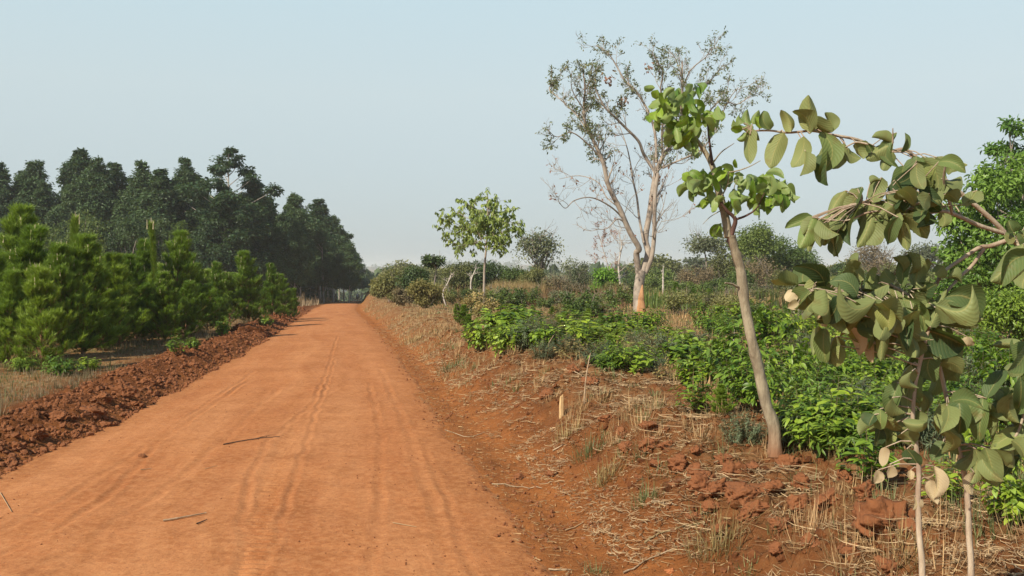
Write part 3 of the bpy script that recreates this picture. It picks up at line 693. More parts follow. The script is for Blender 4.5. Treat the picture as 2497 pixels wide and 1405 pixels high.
def pine(px, ptop, Y, v, wf, lab, group=PG):
    b, hh = at_top(px, ptop, Y, .05); s = hh / 4.5
    e = empty('pine_tree', b, lab, 'tree', group, rg.random() * 6); e.scale = (s * wf * 1.15, s * wf * 1.15, s)
    for nm, me in zip(('trunk', 'needles', 'candles'), PI_V[v]): obj(nm, me, e)
pl = [(-40, 560, 22, 4, 1.1, 'young pine mostly outside the left edge'), (38, 498, 27, 0, 1.0, 'tallest young pine at far left with whitish candles on its tip'),
    (72, 545, 24, 2, 1.15, 'young pine with upright pale candles beside the tallest left one'), (100, 640, 20.5, 1, 1.0, 'low spreading pine in front with bare tan lower branches'),
    (165, 515, 28, 5, 1.0, 'thin pine spire rising between the candle-topped pines on the left'), (200, 570, 25, 0, 1.15, 'bushy young pine right of the thin left spire'),
    (150, 590, 23.5, 4, .9, 'wide young pine in the second place of the front row'), (238, 600, 27, 1, 1.05, 'dark bushy pine behind the front row near the left cluster'),
    (292, 610, 29, 3, 1.1, 'rounded pine left of the deep shadow gap'), (330, 620, 31, 0, 1.1, 'pine with feathery upright shoots beside the deep shadow gap'),
    (347, 580, 33, 2, 1.0, 'young pine with pale candle tips left of the tall foxtail'), (379, 532, 33, 5, 1.0, 'foxtail pine, a single tall narrow spire of needles'),
    (425, 562, 34, 0, .95, 'tall pointed young pine right of the foxtail spire'), (400, 660, 30, 4, 1.0, 'low broad pine in front of the foxtail spire'),
    (470, 608, 36, 1, 1.1, 'young pine with a candle tip near the middle of the row'), (452, 680, 33, 3, 1.1, 'low pine in the shade beside the clod bank'),
    (527, 636, 40, 2, 1.0, 'slim pine left of the bright conical one'), (505, 690, 37, 1, 1.0, 'short pine by the leafy weed at the bank'),
    (607, 612, 44, 0, 1.1, 'bright green conical young pine behind the red soil heap'), (560, 660, 43, 1, .95, 'rounded pine left of the bright conical one'),
    (648, 690, 50, 4, .9, 'squat pine right of the bright conical one'), (664, 640, 50, 2, 1.05, 'slim pointed pine near the end of the row'),
    (692, 668, 53, 0, 1.1, 'second last young pine at the road bend'), (712, 700, 55, 3, 1.0, 'last small young pine before the bare eucalyptus trunks'),
    (250, 700, 26.5, 3, .9, 'low pine filling the front row under the dark bushy one'), (20, 650, 21.5, 3, .95, 'low front pine at the left edge')]
for a in pl: pine(*a)
for i in range(96):
    Y = 27 + (i % 32) * 1.75 + rg.random() * 1.5; x = float(xl0(Y)) - 4.6 - (i // 32) * 3.0 - rg.random() * 2.4
    px = CX + x / Y * F
    if px < -60: continue
    pine(px, np.interp(px, [0, 200, 400, 600, 720], [590, 615, 640, 660, 690]) + rg.random() * 50, Y, i % 5, 1.0 + .35 * rg.random(), 'young pine of the rows behind the roadside pines', 'young pines behind the front row')
# ------------------------------------------------------------------ tall half-bare tree (traced limbs, twigs grown)
def Z3(X, Y): return 1300 + X / 1.898, 60 + Y / 1.898
def hero_tree():
    rng = np.random.default_rng(77); b = G(1562, 768); Y0 = b[1]
    def W(pts, off):
        out = []
        for i, (X, Yp) in enumerate(pts):
            px, py = Z3(X, Yp); f = i / max(1, len(pts) - 1); out.append(P(px, py, Y0 + off[0] + (off[1] - off[0]) * f))
        return smooth_path(out, 5)
    T = []; tips = []; btips = []
    S = Y0 / 52.
    limbs = [  # zoomed-photo points, depth offsets, start/end width in zoom px, leafy from py
        ([(492, 1352), (486, 1250), (492, 1190), (500, 1140)], (0, 0), 46, 44, 0),
        ([(488, 1150), (478, 1060), (490, 1035), (445, 955), (400, 850), (350, 750), (325, 640), (290, 560), (240, 450), (235, 370), (240, 290), (228, 200)], (0, -2.5), 30, 5, 1),
        ([(505, 1150), (532, 1060), (520, 990), (540, 870), (555, 760), (572, 680), (602, 610), (650, 540), (682, 470), (690, 360), (690, 240), (690, 170)], (0, 1.5), 32, 7, 1),
        ([(520, 1150), (548, 1080), (560, 980), (562, 880), (566, 770), (578, 690)], (0, -.5), 22, 16, 0),
        ([(512, 1010), (492, 900), (480, 800), (462, 720), (450, 640), (432, 560), (400, 470)], (0, 2), 12, 3, 0),
        ([(565, 685), (512, 600), (488, 540), (430, 480), (380, 430), (330, 380), (290, 300), (255, 230)], (.5, -1), 16, 4, 1),
        ([(570, 640), (566, 520), (548, 440), (515, 370), (470, 300), (425, 260), (385, 190), (345, 130), (290, 95)], (.8, 2), 14, 3, 1),
        ([(598, 600), (596, 500), (605, 400), (590, 300), (600, 220), (560, 150)], (.8, -2), 12, 3, 1),
        ([(600, 665), (650, 640), (720, 610), (790, 570), (850, 470), (905, 350), (950, 290)], (.8, -2.5), 9, 3, 1),
        ([(692, 400), (760, 300), (820, 260), (885, 180)], (1.2, 2.5), 9, 3, 1),
        ([(655, 545), (745, 470), (800, 420), (870, 350), (940, 370), (1000, 335), (1065, 308)], (1, 3), 10, 2.5, 1),
        ([(690, 300), (730, 210), (800, 150), (820, 110)], (1.2, -1), 7, 3, 1),
        ([(690, 250), (660, 160), (620, 110)], (1.2, 1), 6, 2.5, 1),
        ([(446, 958), (400, 880), (330, 825), (260, 800), (190, 815), (150, 850), (118, 820)], (0, -3), 9, 2, 0),
        ([(470, 990), (400, 900), (340, 945), (270, 945)], (0, -1.5), 8, 2, 0),
        ([(400, 850), (340, 800), (300, 730), (215, 700), (120, 715)], (-.5, 2), 7, 2, 0),
        ([(330, 640), (260, 560), (180, 500), (110, 520), (70, 490)], (-1.2, -3), 8, 2, 1),
        ([(292, 560), (210, 430), (130, 350), (75, 300), (95, 262)], (-1.5, 1), 8, 2, 1),
        ([(238, 400), (180, 300), (180, 210)], (-2, -3), 6, 2, 1),
        ([(570, 800), (600, 740), (620, 690)], (0, -1), 5, 2, 0), ([(575, 900), (600, 850), (615, 780)], (0, 1), 5, 1.5, 0),
        ([(556, 1040), (570, 960), (600, 900)], (0, -1), 5, 1.5, 0),
    ]
    for pts, off, w0, w1, leafy in limbs:
        path = W(pts, off); k = len(path); r = np.linspace(1, 0, k) ** .8 * (w0 - w1) + w1; r = r / 1.898 / F * Y0 / 2
        if w0 > 40: r[:6] *= np.linspace(1.25, 1, 6)
        T += tube(path, r, 10 if w0 > 20 else 6)
        if w0 > 40: continue
        L = np.linalg.norm(np.diff(path, axis=0), axis=1).sum(); nk = int(L * (2.4 if leafy else 1.3))
        for i in range(nk):
            f = (.36 if w0 > 15 else .12) + (.64 if w0 > 15 else .88) * (i + rng.random()) / nk; q = min(k - 2, int(f * (k - 1))); p0 = path[q]
            d = norm(path[q + 1] - path[q]); sd = norm(np.cross(d, rvec(rng, 1)[0])); nd = norm(d * .8 + sd * .9 + np.array([0, 0, .25]))
            tt = []; high = p0[2] > b[2] + 7.3 * S
            ln = (.38 + .52 * rng.random()) * (1.0 if leafy else 1.5)
            grow(rng, p0, nd, ln, max(r[q] * .45, .012), 0, 2, T, tt, spread=.75, kids=3, up=.10, jit=.2, minr=.0065, ratio=.55)
            (tips if leafy and high else btips).extend(tt)
    e = empty('half_bare_tree', b, 'tall half-bare grey tree with forked trunk and orange scar at its foot', 'tree')
    v = b
    for c in T: c['v'] = c['v'] - v
    obj('trunk', mesh_from('trunk', T, [M['herobark']]), e)
    # leaves
    tp = np.array([t[0] for t in tips]); td = np.array([t[1] for t in tips]); hh = (tp[:, 2] - b[2]) / S
    keep = rng.random(len(tp)) < .62 * np.interp(hh, [7, 9, 11, 14], [.25, .5, .6, .4]) * (.35 + .9 * (np.sin(tp[:, 0] * 1.7) * np.cos(tp[:, 2] * 1.9) > -.25))
    tp = tp[keep]; td = td[keep]; n = 3; idx = np.repeat(np.arange(len(tp)), n); pos = tp[idx] + rng.normal(size=(len(idx), 3)) * .06
    d = norm(td[idx] * .5 + rvec(rng, len(idx)) + np.array([0, 0, -.55])); red = rng.random(len(tp))[idx] < .02
    L = scatter(LQ, pos - v, d, rvec(rng, len(idx)), .08 + .11 * rng.random(len(idx)), rng, wid=.7)
    nb = np.array([t[0] for t in btips]); sel = rng.random(len(nb)) < .06; nb = nb[sel]; dl = scatter(LQ, nb - v, rvec(rng, len(nb)) + np.array([0, 0, -1]), rvec(rng, len(nb)), .16, rng, mi=1)
    # the two pinkish tufts in the crown
    pk = []
    for X, Yz in ((350, 250), (412, 352), (527, 200)):
        c = P(*Z3(X, Yz), Y0); n2 = 26 if X != 527 else 12; pp = c + rng.normal(size=(n2, 3)) * .14; pk.append(scatter(LQ, pp - v, rvec(rng, n2) + np.array([0, 0, -1]), rvec(rng, n2), .2, rng, mi=1))
    obj('foliage', mesh_from('foliage', [L, dl] + pk, [M['heroleaf'], M['redleaf']], False), e)
    sc = [np.array(P(*Z3(X, Yp), Y0 - .30 * S)) for X, Yp in ((499, 1352), (501, 1310), (500, 1270), (504, 1235), (506, 1205))]
    c = tube(smooth_path(sc, 4), np.array([.26, .27, .26, .25, .24, .22, .2, .18, .17, .16, .14, .12, .10, .08, .06, .05, .02]) * S, 10)
    for q in c: q['v'] = q['v'] - v; q['v'][:, 1] *= .5; q['v'][:, 1] += -.10
    tag(obj('bark_scar', mesh_from('bark_scar', c, [M['scar']]), e), 'orange patch of bared wood low on the trunk')
hero_tree()

# ------------------------------------------------------------------ big leaves, one by one
def big_leaf(base, tip, width, nrm, fold, curl, rng, mi=0, tint=None):
    base = np.asarray(base, float); tip = np.asarray(tip, float); ax = tip - base; L = np.linalg.norm(ax); ax /= L
    nrm = np.asarray(nrm, float); x = norm(np.cross(ax, nrm)); z = np.cross(x, ax)
    width *= 1 / (.45 + .55 * math.cos(fold)); ns, ntt = 9, 6; V = []; UV = []
    ph = rng.random() * 6; sick = rng.normal() * .24
    for i in range(ns + 1):
        s = i / ns; hw = width * .5 * max(0., 1 - abs(2 * s ** .85 - 1) ** 2.3) ** .55 * (1 if i < ns else 1) + (width * .05 if i == ns else 0)
        if i == 0: hw = width * .06
        zc = curl * L * (s * (1 - s)) * 1.4; 
        for j in range(ntt + 1):
            t = -1 + 2 * j / ntt; fa = fold * (.75 + .35 * s)
            xx = hw * t * math.cos(fa * abs(t) ** .5); zz = abs(t) * hw * math.sin(fa) * (1 if fold > 0 else 1)
            zz += .035 * width * math.sin(s * 11 + ph + t * 2) * abs(t) ** 2
            V.append(base + ax * (s * L) + x * (xx + sick * L * 2.2 * s * (1 - s)) + z * (zc + zz)); UV.append((t * .5 + .5, s))
    V = np.array(V); Fc = []
    for i in range(ns):
        for j in range(ntt): a = i * (ntt + 1) + j; Fc.append((a, a + 1, a + ntt + 2, a + ntt + 1))
    return dict(v=V, f=np.array(Fc), uv=np.array(UV), mi=mi, tint=np.full(len(V), rng.random() if tint is None else tint))
def Z4(X, Y): return 1750 + X / 2.341, 200 + Y / 2.341
def Z5(X, Y): return 1750 + X / 2.145, 750 + Y / 2.145
def leaf_px(conv, b, t, w, depth, rng, roll=None, dz=.0, fold=None, curl=None, mi=0, tint=None, scale=2.3):
    pb = P(*conv(*b), depth); pt = P(*conv(*t), depth + dz)
    width = w / scale / F * depth * 1.04
    toc = norm(np.array([0, 0, CAMH]) - (pb + pt) / 2); ax = norm(pt - pb); sd = np.cross(ax, toc)
    roll = rng.uniform(-.95, .95) if roll is None else roll * 1.15
    flip = 1 if rng.random() < .35 else -1
    n = norm(toc * math.cos(roll) + sd * math.sin(roll)) * flip
    return big_leaf(pb, pt, width / max(.55, math.cos(roll)), n, (rng.uniform(.15, .5) if rng.random() < .4 else rng.uniform(.6, 1.0)) if fold is None else fold, rng.uniform(.0, .4) if curl is None else curl, rng, mi, tint)
def fan(conv, node, n, length, width, depth, rng, mi=0, spread=1.0, down=.8, scale=2.3, petiole=None):
    """a spray of leaves round a node, drooping"""
    out = []
    for _ in range(n):
        a = rng.normal() * spread + (PI / 2 if down else 0); l = length * rng.uniform(.65, 1.2)
        st = (node[0] + math.cos(a) * l * .12 + rng.normal() * 8, node[1] + math.sin(a) * l * .12 + rng.normal() * 8)
        out.append(leaf_px(conv, st, (st[0] + math.cos(a) * l, st[1] + math.sin(a) * l * .95), width * rng.uniform(.65, 1.0), depth + rng.normal() * .12, rng, dz=rng.normal() * .06, mi=mi, scale=scale, tint=rng.random() ** 1.6))  # tint skewed low: shadowed dark green painted into the leaf colour
    return out
def path_px(conv, pts, d0, d1, k=5):
    n = len(pts); return smooth_path([P(*conv(*p), d0 + (d1 - d0) * i / (n - 1)) for i, p in enumerate(pts)], k)
def shift(ch, v):
    for c in ch: c['v'] = c['v'] - v
    return ch

def arching_shrub():
    rng = np.random.default_rng(5)
    base = np.array([2.05, 3.25, 0]); base[2] = H1(base[0], base[1])
    e = empty('broad_leaved_shrub', base, 'shrub with large felted leaves whose pale branches arch in from the right edge', 'shrub')
    jn = P(*Z4(1650, 872), 3.1)
    st = smooth_path([base - np.array([0, 0, .05]), base + np.array([-.02, .02, .6]), P(*Z4(1900, 1150), 3.18), P(*Z4(1760, 960), 3.14), jn], 5)
    obj('stem', mesh_from('stem', shift(tube(st, np.linspace(.019, .0105, len(st)), 8), base), [M['shrubbark']]), e)
    def branch(name_pts, d0, d1, w0, w1, leaves, extra=()):
        p = path_px(Z4, name_pts, d0, d1); t = tube(p, np.linspace(w0, w1, len(p)), 7)
        for pts, dd0, dd1, a, b_ in extra: q = path_px(Z4, pts, dd0, dd1); t += tube(q, np.linspace(a, b_, len(q)), 6)
        # petioles
        for L in leaves:
            b0 = L['v'][3]; i = np.argmin(np.linalg.norm(p - b0, axis=1)); 
            if .008 < np.linalg.norm(p[i] - b0) < .22: t += tube([p[i], (p[i] + b0) / 2 + np.array([0, 0, .008]), b0], [.0022, .0018, .0018], 4)
        o = obj('branch', mesh_from('branch', shift(t, base), [M['shrubbark']]), e)
        obj('foliage', mesh_from('foliage', shift(leaves, base), [M['bigleaf'], M['deadleaf'], M['freshleaf']]), o)
    D = 2.9
    def lf(b, t, w, dz=0, **k): return leaf_px(Z4, b, t, w, k.pop('d', D), rng, dz=dz, **k)  # low tints paint the dark tone of leaves lying in shadow
    up = [lf((540, 282), (518, 75), 112, roll=.2, tint=.95), lf((528, 295), (432, 165), 92, roll=-.9, tint=.2), lf((418, 285), (362, 160), 74, roll=.2, tint=1.),
        lf((540, 215), (655, 288), 78, roll=.5, tint=.3), lf((655, 285), (612, 175), 70, roll=-.5, tint=.35), lf((375, 290), (298, 492), 104, roll=.1, tint=.9), lf((492, 312), (425, 488), 88, roll=.3, tint=.9),
        lf((592, 285), (580, 528), 116, roll=-.15, tint=.8), lf((628, 385), (628, 592), 76, roll=.9, tint=.1), lf((500, 395), (468, 535), 62, roll=1.0, tint=.2),
        lf((722, 352), (652, 495), 84, roll=.4, tint=.6), lf((650, 370), (610, 470), 90, roll=-.3, tint=.6), lf((790, 345), (832, 440), 92, roll=.5, tint=.5), lf((740, 385), (820, 435), 60, roll=-.6, tint=.3),
        lf((1000, 352), (848, 442), 84, roll=.3, tint=.9), lf((1000, 350), (880, 318), 60, roll=-.6, tint=.7), lf((190, 262), (185, 468), 72, roll=.6, tint=.8), lf((300, 272), (262, 165), 72, roll=.3, tint=.6),
        lf((250, 265), (215, 200), 55, mi=2), lf((160, 260), (90, 215), 55, mi=2), lf((180, 250), (170, 155), 50, mi=2), lf((140, 270), (75, 268), 40, mi=2), lf((165, 290), (110, 330), 42, mi=2), lf((200, 240), (235, 160), 45, mi=2), lf((225, 285), (240, 335), 30), lf((150, 235), (120, 190), 40, mi=2), lf((185, 300), (140, 265), 60, mi=2),
        lf((1020, 290), (1032, 490), 66, roll=.0, tint=.5), lf((1045, 400), (1068, 290), 34, roll=.8, tint=.4), lf((1000, 400), (942, 505), 70, roll=.4, tint=.3), lf((1135, 425), (1125, 625), 116, roll=.2, tint=.5), lf((1060, 480), (1000, 662), 104, roll=-.3, tint=.6), lf((1110, 430), (1150, 460), 60),
        lf((1155, 435), (1250, 640), 92, roll=.2, tint=.6), lf((1200, 440), (1240, 560), 90, roll=-.4, tint=.55), lf((1250, 430), (1275, 640), 60, roll=.7, tint=.2), lf((1290, 450), (1320, 530), 60, roll=.4), lf((1300, 560), (1235, 640), 70, roll=.5, tint=.1),
        lf((880, 400), (850, 350), 50)]
    branch([(1650, 872), (1560, 780), (1420, 662), (1335, 590), (1240, 510), (1130, 430), (1060, 385), (960, 402), (860, 356), (780, 325), (640, 300), (540, 280), (400, 290), (300, 278), (190, 280)], 3.1, D, .0085, .0028, up,
           [([(860, 356), (790, 345), (730, 372)], D, D, .0035, .002), ([(1000, 350), (1000, 265)], D, D - .02, .003, .0015)])
    D = 2.85
    mid = [lf((548, 772), (470, 948), 108, roll=.2, mi=2, tint=.5), lf((625, 785), (520, 968), 84, roll=.2, tint=.9), lf((560, 775), (490, 870), 70, roll=-.5, tint=.3), lf((600, 810), (612, 935), 90, roll=.2, tint=.8), lf((640, 850), (665, 998), 82, roll=.3, tint=.7), lf((680, 860), (690, 1000), 60, roll=.9, tint=.3),
        lf((730, 620), (645, 790), 100, roll=.3, tint=.9), lf((800, 610), (730, 720), 90, roll=-.2, tint=.6), lf((825, 600), (780, 730), 60, roll=.5, tint=.2), lf((700, 735), (720, 850), 70, roll=.1, tint=.5), lf((830, 690), (760, 935), 86, roll=.9, tint=.1), lf((892, 692), (798, 945), 118, roll=.15, tint=.8), lf((905, 790), (845, 930), 90, roll=.8, tint=.1),
        lf((935, 545), (885, 690), 90, roll=.6, tint=.1), lf((870, 580), (930, 560), 50), lf((975, 690), (945, 838), 96, roll=.1, tint=.6), lf((900, 700), (960, 820), 70, roll=.4, tint=.5), lf((1000, 760), (970, 900), 80, roll=.9, tint=.1), lf((1045, 795), (1085, 960), 76, roll=.0, tint=.9), lf((960, 850), (1010, 900), 60, roll=.7, tint=.2),
        lf((1060, 760), (1195, 895), 96, roll=.4, tint=.2), lf((1150, 700), (1170, 830), 72, roll=.2, tint=.6), lf((1120, 720), (1180, 830), 60, roll=.5, tint=.5), lf((1230, 660), (1270, 740), 90, roll=.6, tint=.1), lf((1275, 745), (1280, 832), 72, roll=.1, tint=.7), lf((1300, 640), (1370, 690), 80, roll=.5, tint=.3), lf((1400, 700), (1515, 630), 66, roll=.2, tint=.4), lf((1480, 620), (1440, 690), 80, roll=.7, tint=.1),
        lf((1010, 560), (1070, 640), 80, roll=.6, tint=.1), lf((1080, 600), (1120, 700), 80, roll=.7, tint=.1), lf((1160, 560), (1200, 660), 80, roll=.8, tint=.1), lf((1200, 600), (1180, 720), 70, roll=.7, tint=.1), lf((960, 640), (960, 720), 70, roll=.6, tint=.1), lf((1040, 650), (1000, 740), 80, roll=.5, tint=.1), lf((1100, 660), (1060, 740), 60, roll=.4)]
    for nd, n_, l_, w_ in [((640, 780), 4, 170, 85), ((560, 775), 3, 160, 80), ((840, 700), 4, 190, 90), ((950, 730), 4, 170, 85), ((1050, 770), 4, 170, 80), ((1250, 460), 4, 170, 80), ((1130, 440), 4, 170, 90), ((1010, 610), 4, 140, 95), ((1120, 590), 5, 150, 95), ((1210, 620), 5, 140, 90), ((1090, 720), 4, 120, 80), ((900, 640), 3, 150, 90), ((760, 690), 3, 170, 95), ((1000, 700), 4, 150, 90), ((1160, 730), 3, 120, 80), ((1260, 560), 3, 140, 80)]:
        mid += fan(Z4, nd, n_, l_, w_, D + .08, rng)
    branch([(1650, 868), (1500, 822), (1350, 755), (1280, 738), (1180, 750), (1090, 745), (990, 735), (890, 690), (820, 690)], 3.1, D, .0075, .003, mid,
           [([(1340, 760), (1310, 640), (1290, 560), (1300, 470)], D + .1, D, .0045, .003), ([(990, 735), (860, 745), (740, 790), (620, 785), (540, 772)], D, D, .0035, .002), ([(1180, 690), (1080, 690), (1000, 610)], D, D, .003, .002)])
    D = 2.95
    right = [lf((1745, 925), (1560, 1140), 150, roll=.2, tint=.2, d=2.7), lf((1800, 985), (1625, 1165), 130, roll=-.2, tint=.5, d=2.65), lf((1690, 860), (1660, 790), 80, roll=.3, tint=.3), lf((1760, 930), (1720, 850), 70, roll=.5, tint=.4), lf((1700, 900), (1640, 870), 60), lf((1760, 820), (1730, 880), 60, tint=.2), lf((1790, 1060), (1740, 1180), 120, roll=.4, tint=.2)]
    branch([(1650, 872), (1700, 900), (1760, 1000), (1830, 1060)], 3.08, 2.8, .008, .005, right)
    # forked pale branch to the lower cluster
    D = 2.95
    low = [lf((1100, 980), (1060, 1170), 70, roll=.2, tint=.5), lf((1200, 1010), (1150, 1200), 100, roll=.1, tint=.4, mi=0), lf((1080, 970), (1095, 1100), 60, roll=.8, tint=.1), lf((1290, 1050), (1240, 1100), 90, roll=.2, tint=.9), lf((1310, 1120), (1395, 1150), 80, roll=.4, tint=.2), lf((1260, 1290), (1480, 1400), 120, roll=.5, tint=.3), lf((1290, 1230), (1500, 1340), 150, roll=-.2, tint=.3),
        lf((1120, 1200), (1250, 1390), 90, roll=.3, tint=.2), lf((1060, 1230), (1180, 1430), 88, roll=.0, tint=.8), lf((1010, 1290), (1100, 1440), 80, roll=.1, tint=.7), lf((960, 1270), (900, 1400), 90, roll=.3, tint=.6), lf((980, 1210), (850, 1370), 110, roll=.2, tint=.4), lf((1120, 1240), (1020, 1230), 90, roll=.9, tint=.1), lf((1240, 1250), (1190, 1290), 70, roll=.6), lf((820, 1190), (960, 1180), 70, roll=1., tint=.1), lf((1010, 1140), (950, 1070), 80, roll=.5, tint=.3),
        lf((800, 1190), (720, 1110), 130, roll=.1, tint=.9), lf((790, 1200), (730, 1300), 110, roll=.2, tint=.8), lf((830, 1130), (740, 1060), 80, roll=.2, tint=1.), lf((600, 1190), (660, 1130), 110, roll=.1, tint=.9), lf((680, 1190), (620, 1290), 120, roll=.1, tint=.8), lf((600, 1180), (520, 1290), 80, roll=.3, tint=.2), lf((560, 1120), (470, 1300), 110, roll=.1, tint=1.), lf((500, 1220), (520, 1340), 90, roll=.3, tint=.8), lf((440, 1190), (390, 1250), 70, roll=.2, mi=1), lf((460, 1260), (400, 1290), 60, roll=.1, mi=1),
        lf((550, 1100), (620, 1060), 80, roll=.1, tint=1.), lf((580, 1290), (620, 1400), 50, roll=.1, mi=1), lf((640, 1290), (700, 1330), 60, roll=.2, mi=1), lf((760, 1240), (830, 1370), 120, roll=.2, tint=.6), lf((900, 1120), (850, 1100), 90, roll=.3, tint=.9), lf((880, 1290), (810, 1400), 90, roll=.4, tint=.5), lf((860, 1380), (790, 1440), 90, roll=.2, tint=.9), lf((1150, 1180), (1210, 1110), 70, roll=.3), lf((1000, 1000), (1060, 1090), 60, roll=.6, tint=.2), lf((950, 1210), (1060, 1230), 70, roll=.2, tint=.9)]
    for nd, n_, l_, w_ in [((480, 1180), 3, 150, 105), ((540, 1190), 5, 170, 115), ((620, 1180), 6, 190, 130), ((720, 1210), 6, 190, 135), ((820, 1230), 7, 200, 130), ((920, 1260), 7, 200, 130), ((1030, 1270), 7, 210, 130), ((1130, 1280), 8, 210, 135), ((1220, 1290), 5, 210, 135), ((1000, 1150), 4, 160, 100), ((560, 1120), 4, 140, 110), ((700, 1120), 4, 140, 110)]:
        low += fan(Z4, nd, n_, l_, w_, D + .05, rng)
    branch([(1650, 905), (1550, 938), (1495, 945), (1400, 1005), (1290, 1085), (1240, 1170), (1180, 1260), (1080, 1210), (950, 1150), (820, 1185), (700, 1190), (600, 1185), (500, 1200)], 3.05, D, .0075, .0028, low,
           [([(1520, 952), (1450, 1050), (1385, 1112), (1300, 1210), (1240, 1320), (1180, 1400)], 3.0, 2.98, .006, .004), ([(740, 1290), (660, 1270), (580, 1280)], D, D, .0025, .002)])
arching_shrub()

def stem_shrub():
    rng = np.random.default_rng(8)
    base = P(2262, 1590, 3.0); base[2] = H1(base[0], base[1])
    e = empty('broad_leaved_shrub', base, 'young shrub on two thin pale stems with broad grey green and withered leaves', 'shrub')
    def run(pts, d0, d1, w0, w1, leaves, foot):
        q0 = P(*Z5(*pts[0]), d0); q = [foot, foot + (q0 - foot) * .35 + np.array([.012, 0, 0]), foot + (q0 - foot) * .7 + np.array([-.006, 0, 0])] + [P(*Z5(*p), d0 + (d1 - d0) * i / (len(pts) - 1)) for i, p in enumerate(pts)]
        p = smooth_path(q, 5); t = tube(p, np.linspace(w0, w1, len(p)), 8)
        for L in leaves:
            b0 = L['v'][3]; i = np.argmin(np.linalg.norm(p - b0, axis=1)); dd = np.linalg.norm(p[i] - b0)
            if .008 < dd < .30: t += tube([p[i], (p[i] + b0) / 2 + np.array([0, 0, .01]), b0], [.003, .002, .002], 4)
        o = obj('stem', mesh_from('stem', shift(t, base), [M['shrubbark']]), e)
        obj('foliage', mesh_from('foliage', shift(leaves, base), [M['bigleaf'], M['deadleaf'], M['freshleaf']]), o)
    D = 2.95
    def lf(b, t, w, dz=0, **k): return leaf_px(Z5, b, t, w, k.pop('d', D), rng, dz=dz, scale=2.15, **k)  # here too low tints put shadow into the leaf colour
    A = [lf((940, 395), (895, 560), 92, roll=.2, tint=.5), lf((1000, 400), (985, 560), 70, roll=.2, tint=.5), lf((1050, 350), (1060, 500), 90, roll=.1, tint=.6), lf((1010, 300), (940, 380), 80, roll=.5, tint=.9), lf((1140, 230), (1130, 390), 120, roll=.2, tint=.5), lf((1170, 290), (1280, 345), 80, roll=.5, tint=.2),
        lf((900, 560), (1020, 650), 130, roll=.1, tint=.3), lf((960, 660), (1020, 720), 90, roll=.6, tint=.1), lf((1060, 540), (1050, 650), 80, roll=.5, tint=.1), lf((820, 560), (790, 620), 80, roll=.5, tint=.1), lf((850, 530), (850, 640), 70, roll=.4, tint=.8), lf((880, 730), (860, 830), 50, roll=.3, mi=1), lf((990, 740), (1050, 830), 80, roll=.6, mi=0, tint=.1), lf((900, 820), (890, 890), 50, mi=1), lf((1010, 850), (1010, 900), 40, mi=1),
        lf((1130, 830), (1130, 1000), 70, roll=.5, mi=1, tint=.8), lf((1110, 900), (1150, 1030), 60, roll=.3, mi=1, tint=.9), lf((1080, 880), (1100, 900), 60, mi=1), lf((1030, 990), (1020, 1060), 50, mi=1), lf((840, 850), (820, 920), 50, mi=1),
        # withered and fresh cluster above
        lf((530, 100), (500, 250), 70, roll=.1, tint=.6), lf((560, 110), (570, 290), 90, roll=.2, tint=.8), lf((620, 150), (580, 300), 90, roll=.6, tint=.1), lf((640, 200), (620, 310), 70, roll=.1, tint=.9), lf((760, 80), (770, 190), 90, roll=.1, mi=0, tint=1.), lf((800, 180), (810, 290), 50, roll=.2, mi=1), lf((680, 100), (740, 250), 70, roll=.7, mi=1), lf((850, 60), (860, 180), 110, roll=.2, tint=.5), lf((900, 0), (990, 120), 100, roll=.1, tint=.9), lf((1010, 0), (1190, 160), 110, roll=.1, tint=.5), lf((1150, 0), (1390, 60), 150, roll=-.3, tint=.2), lf((1100, 120), (1290, 200), 150, roll=.5, tint=.1), lf((960, 110), (930, 220), 110, roll=.5, tint=.1), lf((1050, 160), (1000, 250), 100, roll=.6, tint=.1), lf((720, 0), (730, 90), 90, roll=.2, tint=.5), lf((1300, 150), (1330, 200), 60, mi=1), lf((1200, 200), (1270, 270), 110, roll=.3, tint=.4)]
    for nd, n_, l_, w_ in [((900, 470), 3, 150, 90), ((960, 600), 4, 150, 95), ((1050, 420), 3, 150, 90), ((1010, 320), 3, 150, 85), ((1110, 260), 4, 190, 110), ((860, 600), 3, 120, 75), ((1100, 120), 4, 200, 120), ((980, 90), 4, 190, 120), ((860, 90), 4, 180, 110), ((760, 60), 3, 160, 100)]: A += fan(Z5, nd, n_, l_, w_, D + .06, rng, scale=2.15)
    run([(1070, 1405), (1055, 1200), (1048, 1000), (1052, 850), (1035, 700), (1020, 560), (1040, 380), (1080, 200), (1120, 60)], D, D, .0115, .005, A, base + np.array([-.02, 0, 0]))
    B = [lf((1210, 500), (1180, 650), 90, roll=.2, tint=.9), lf((1260, 480), (1260, 660), 120, roll=.1, tint=.3), lf((1390, 475), (1370, 700), 96, roll=.2, tint=.6), lf((1400, 490), (1400, 640), 50, roll=.8, tint=.1), lf((1350, 740), (1320, 930), 80, roll=.3, tint=.6), lf((1400, 735), (1460, 940), 100, roll=.2, tint=.5), lf((1440, 740), (1510, 830), 60, roll=.9, tint=.1), lf((1170, 640), (1220, 560), 60, roll=.4, tint=.8), lf((1180, 700), (1120, 800), 70, roll=.3, tint=.4), lf((1340, 860), (1330, 980), 50, mi=1)]
    for nd, n_, l_, w_ in [((1200, 500), 3, 160, 95), ((1280, 500), 3, 170, 90), ((1390, 500), 4, 180, 90), ((1360, 740), 3, 180, 85), ((1430, 740), 3, 180, 85), ((1190, 640), 3, 130, 80)]: B += fan(Z5, nd, n_, l_, w_, D + .08, rng, scale=2.15)
    run([(1325, 1405), (1315, 1200), (1305, 980), (1280, 820), (1240, 660), (1215, 560), (1190, 440), (1160, 300)], D + .12, D + .1, .012, .006, B, base + np.array([.17, .12, 0]))
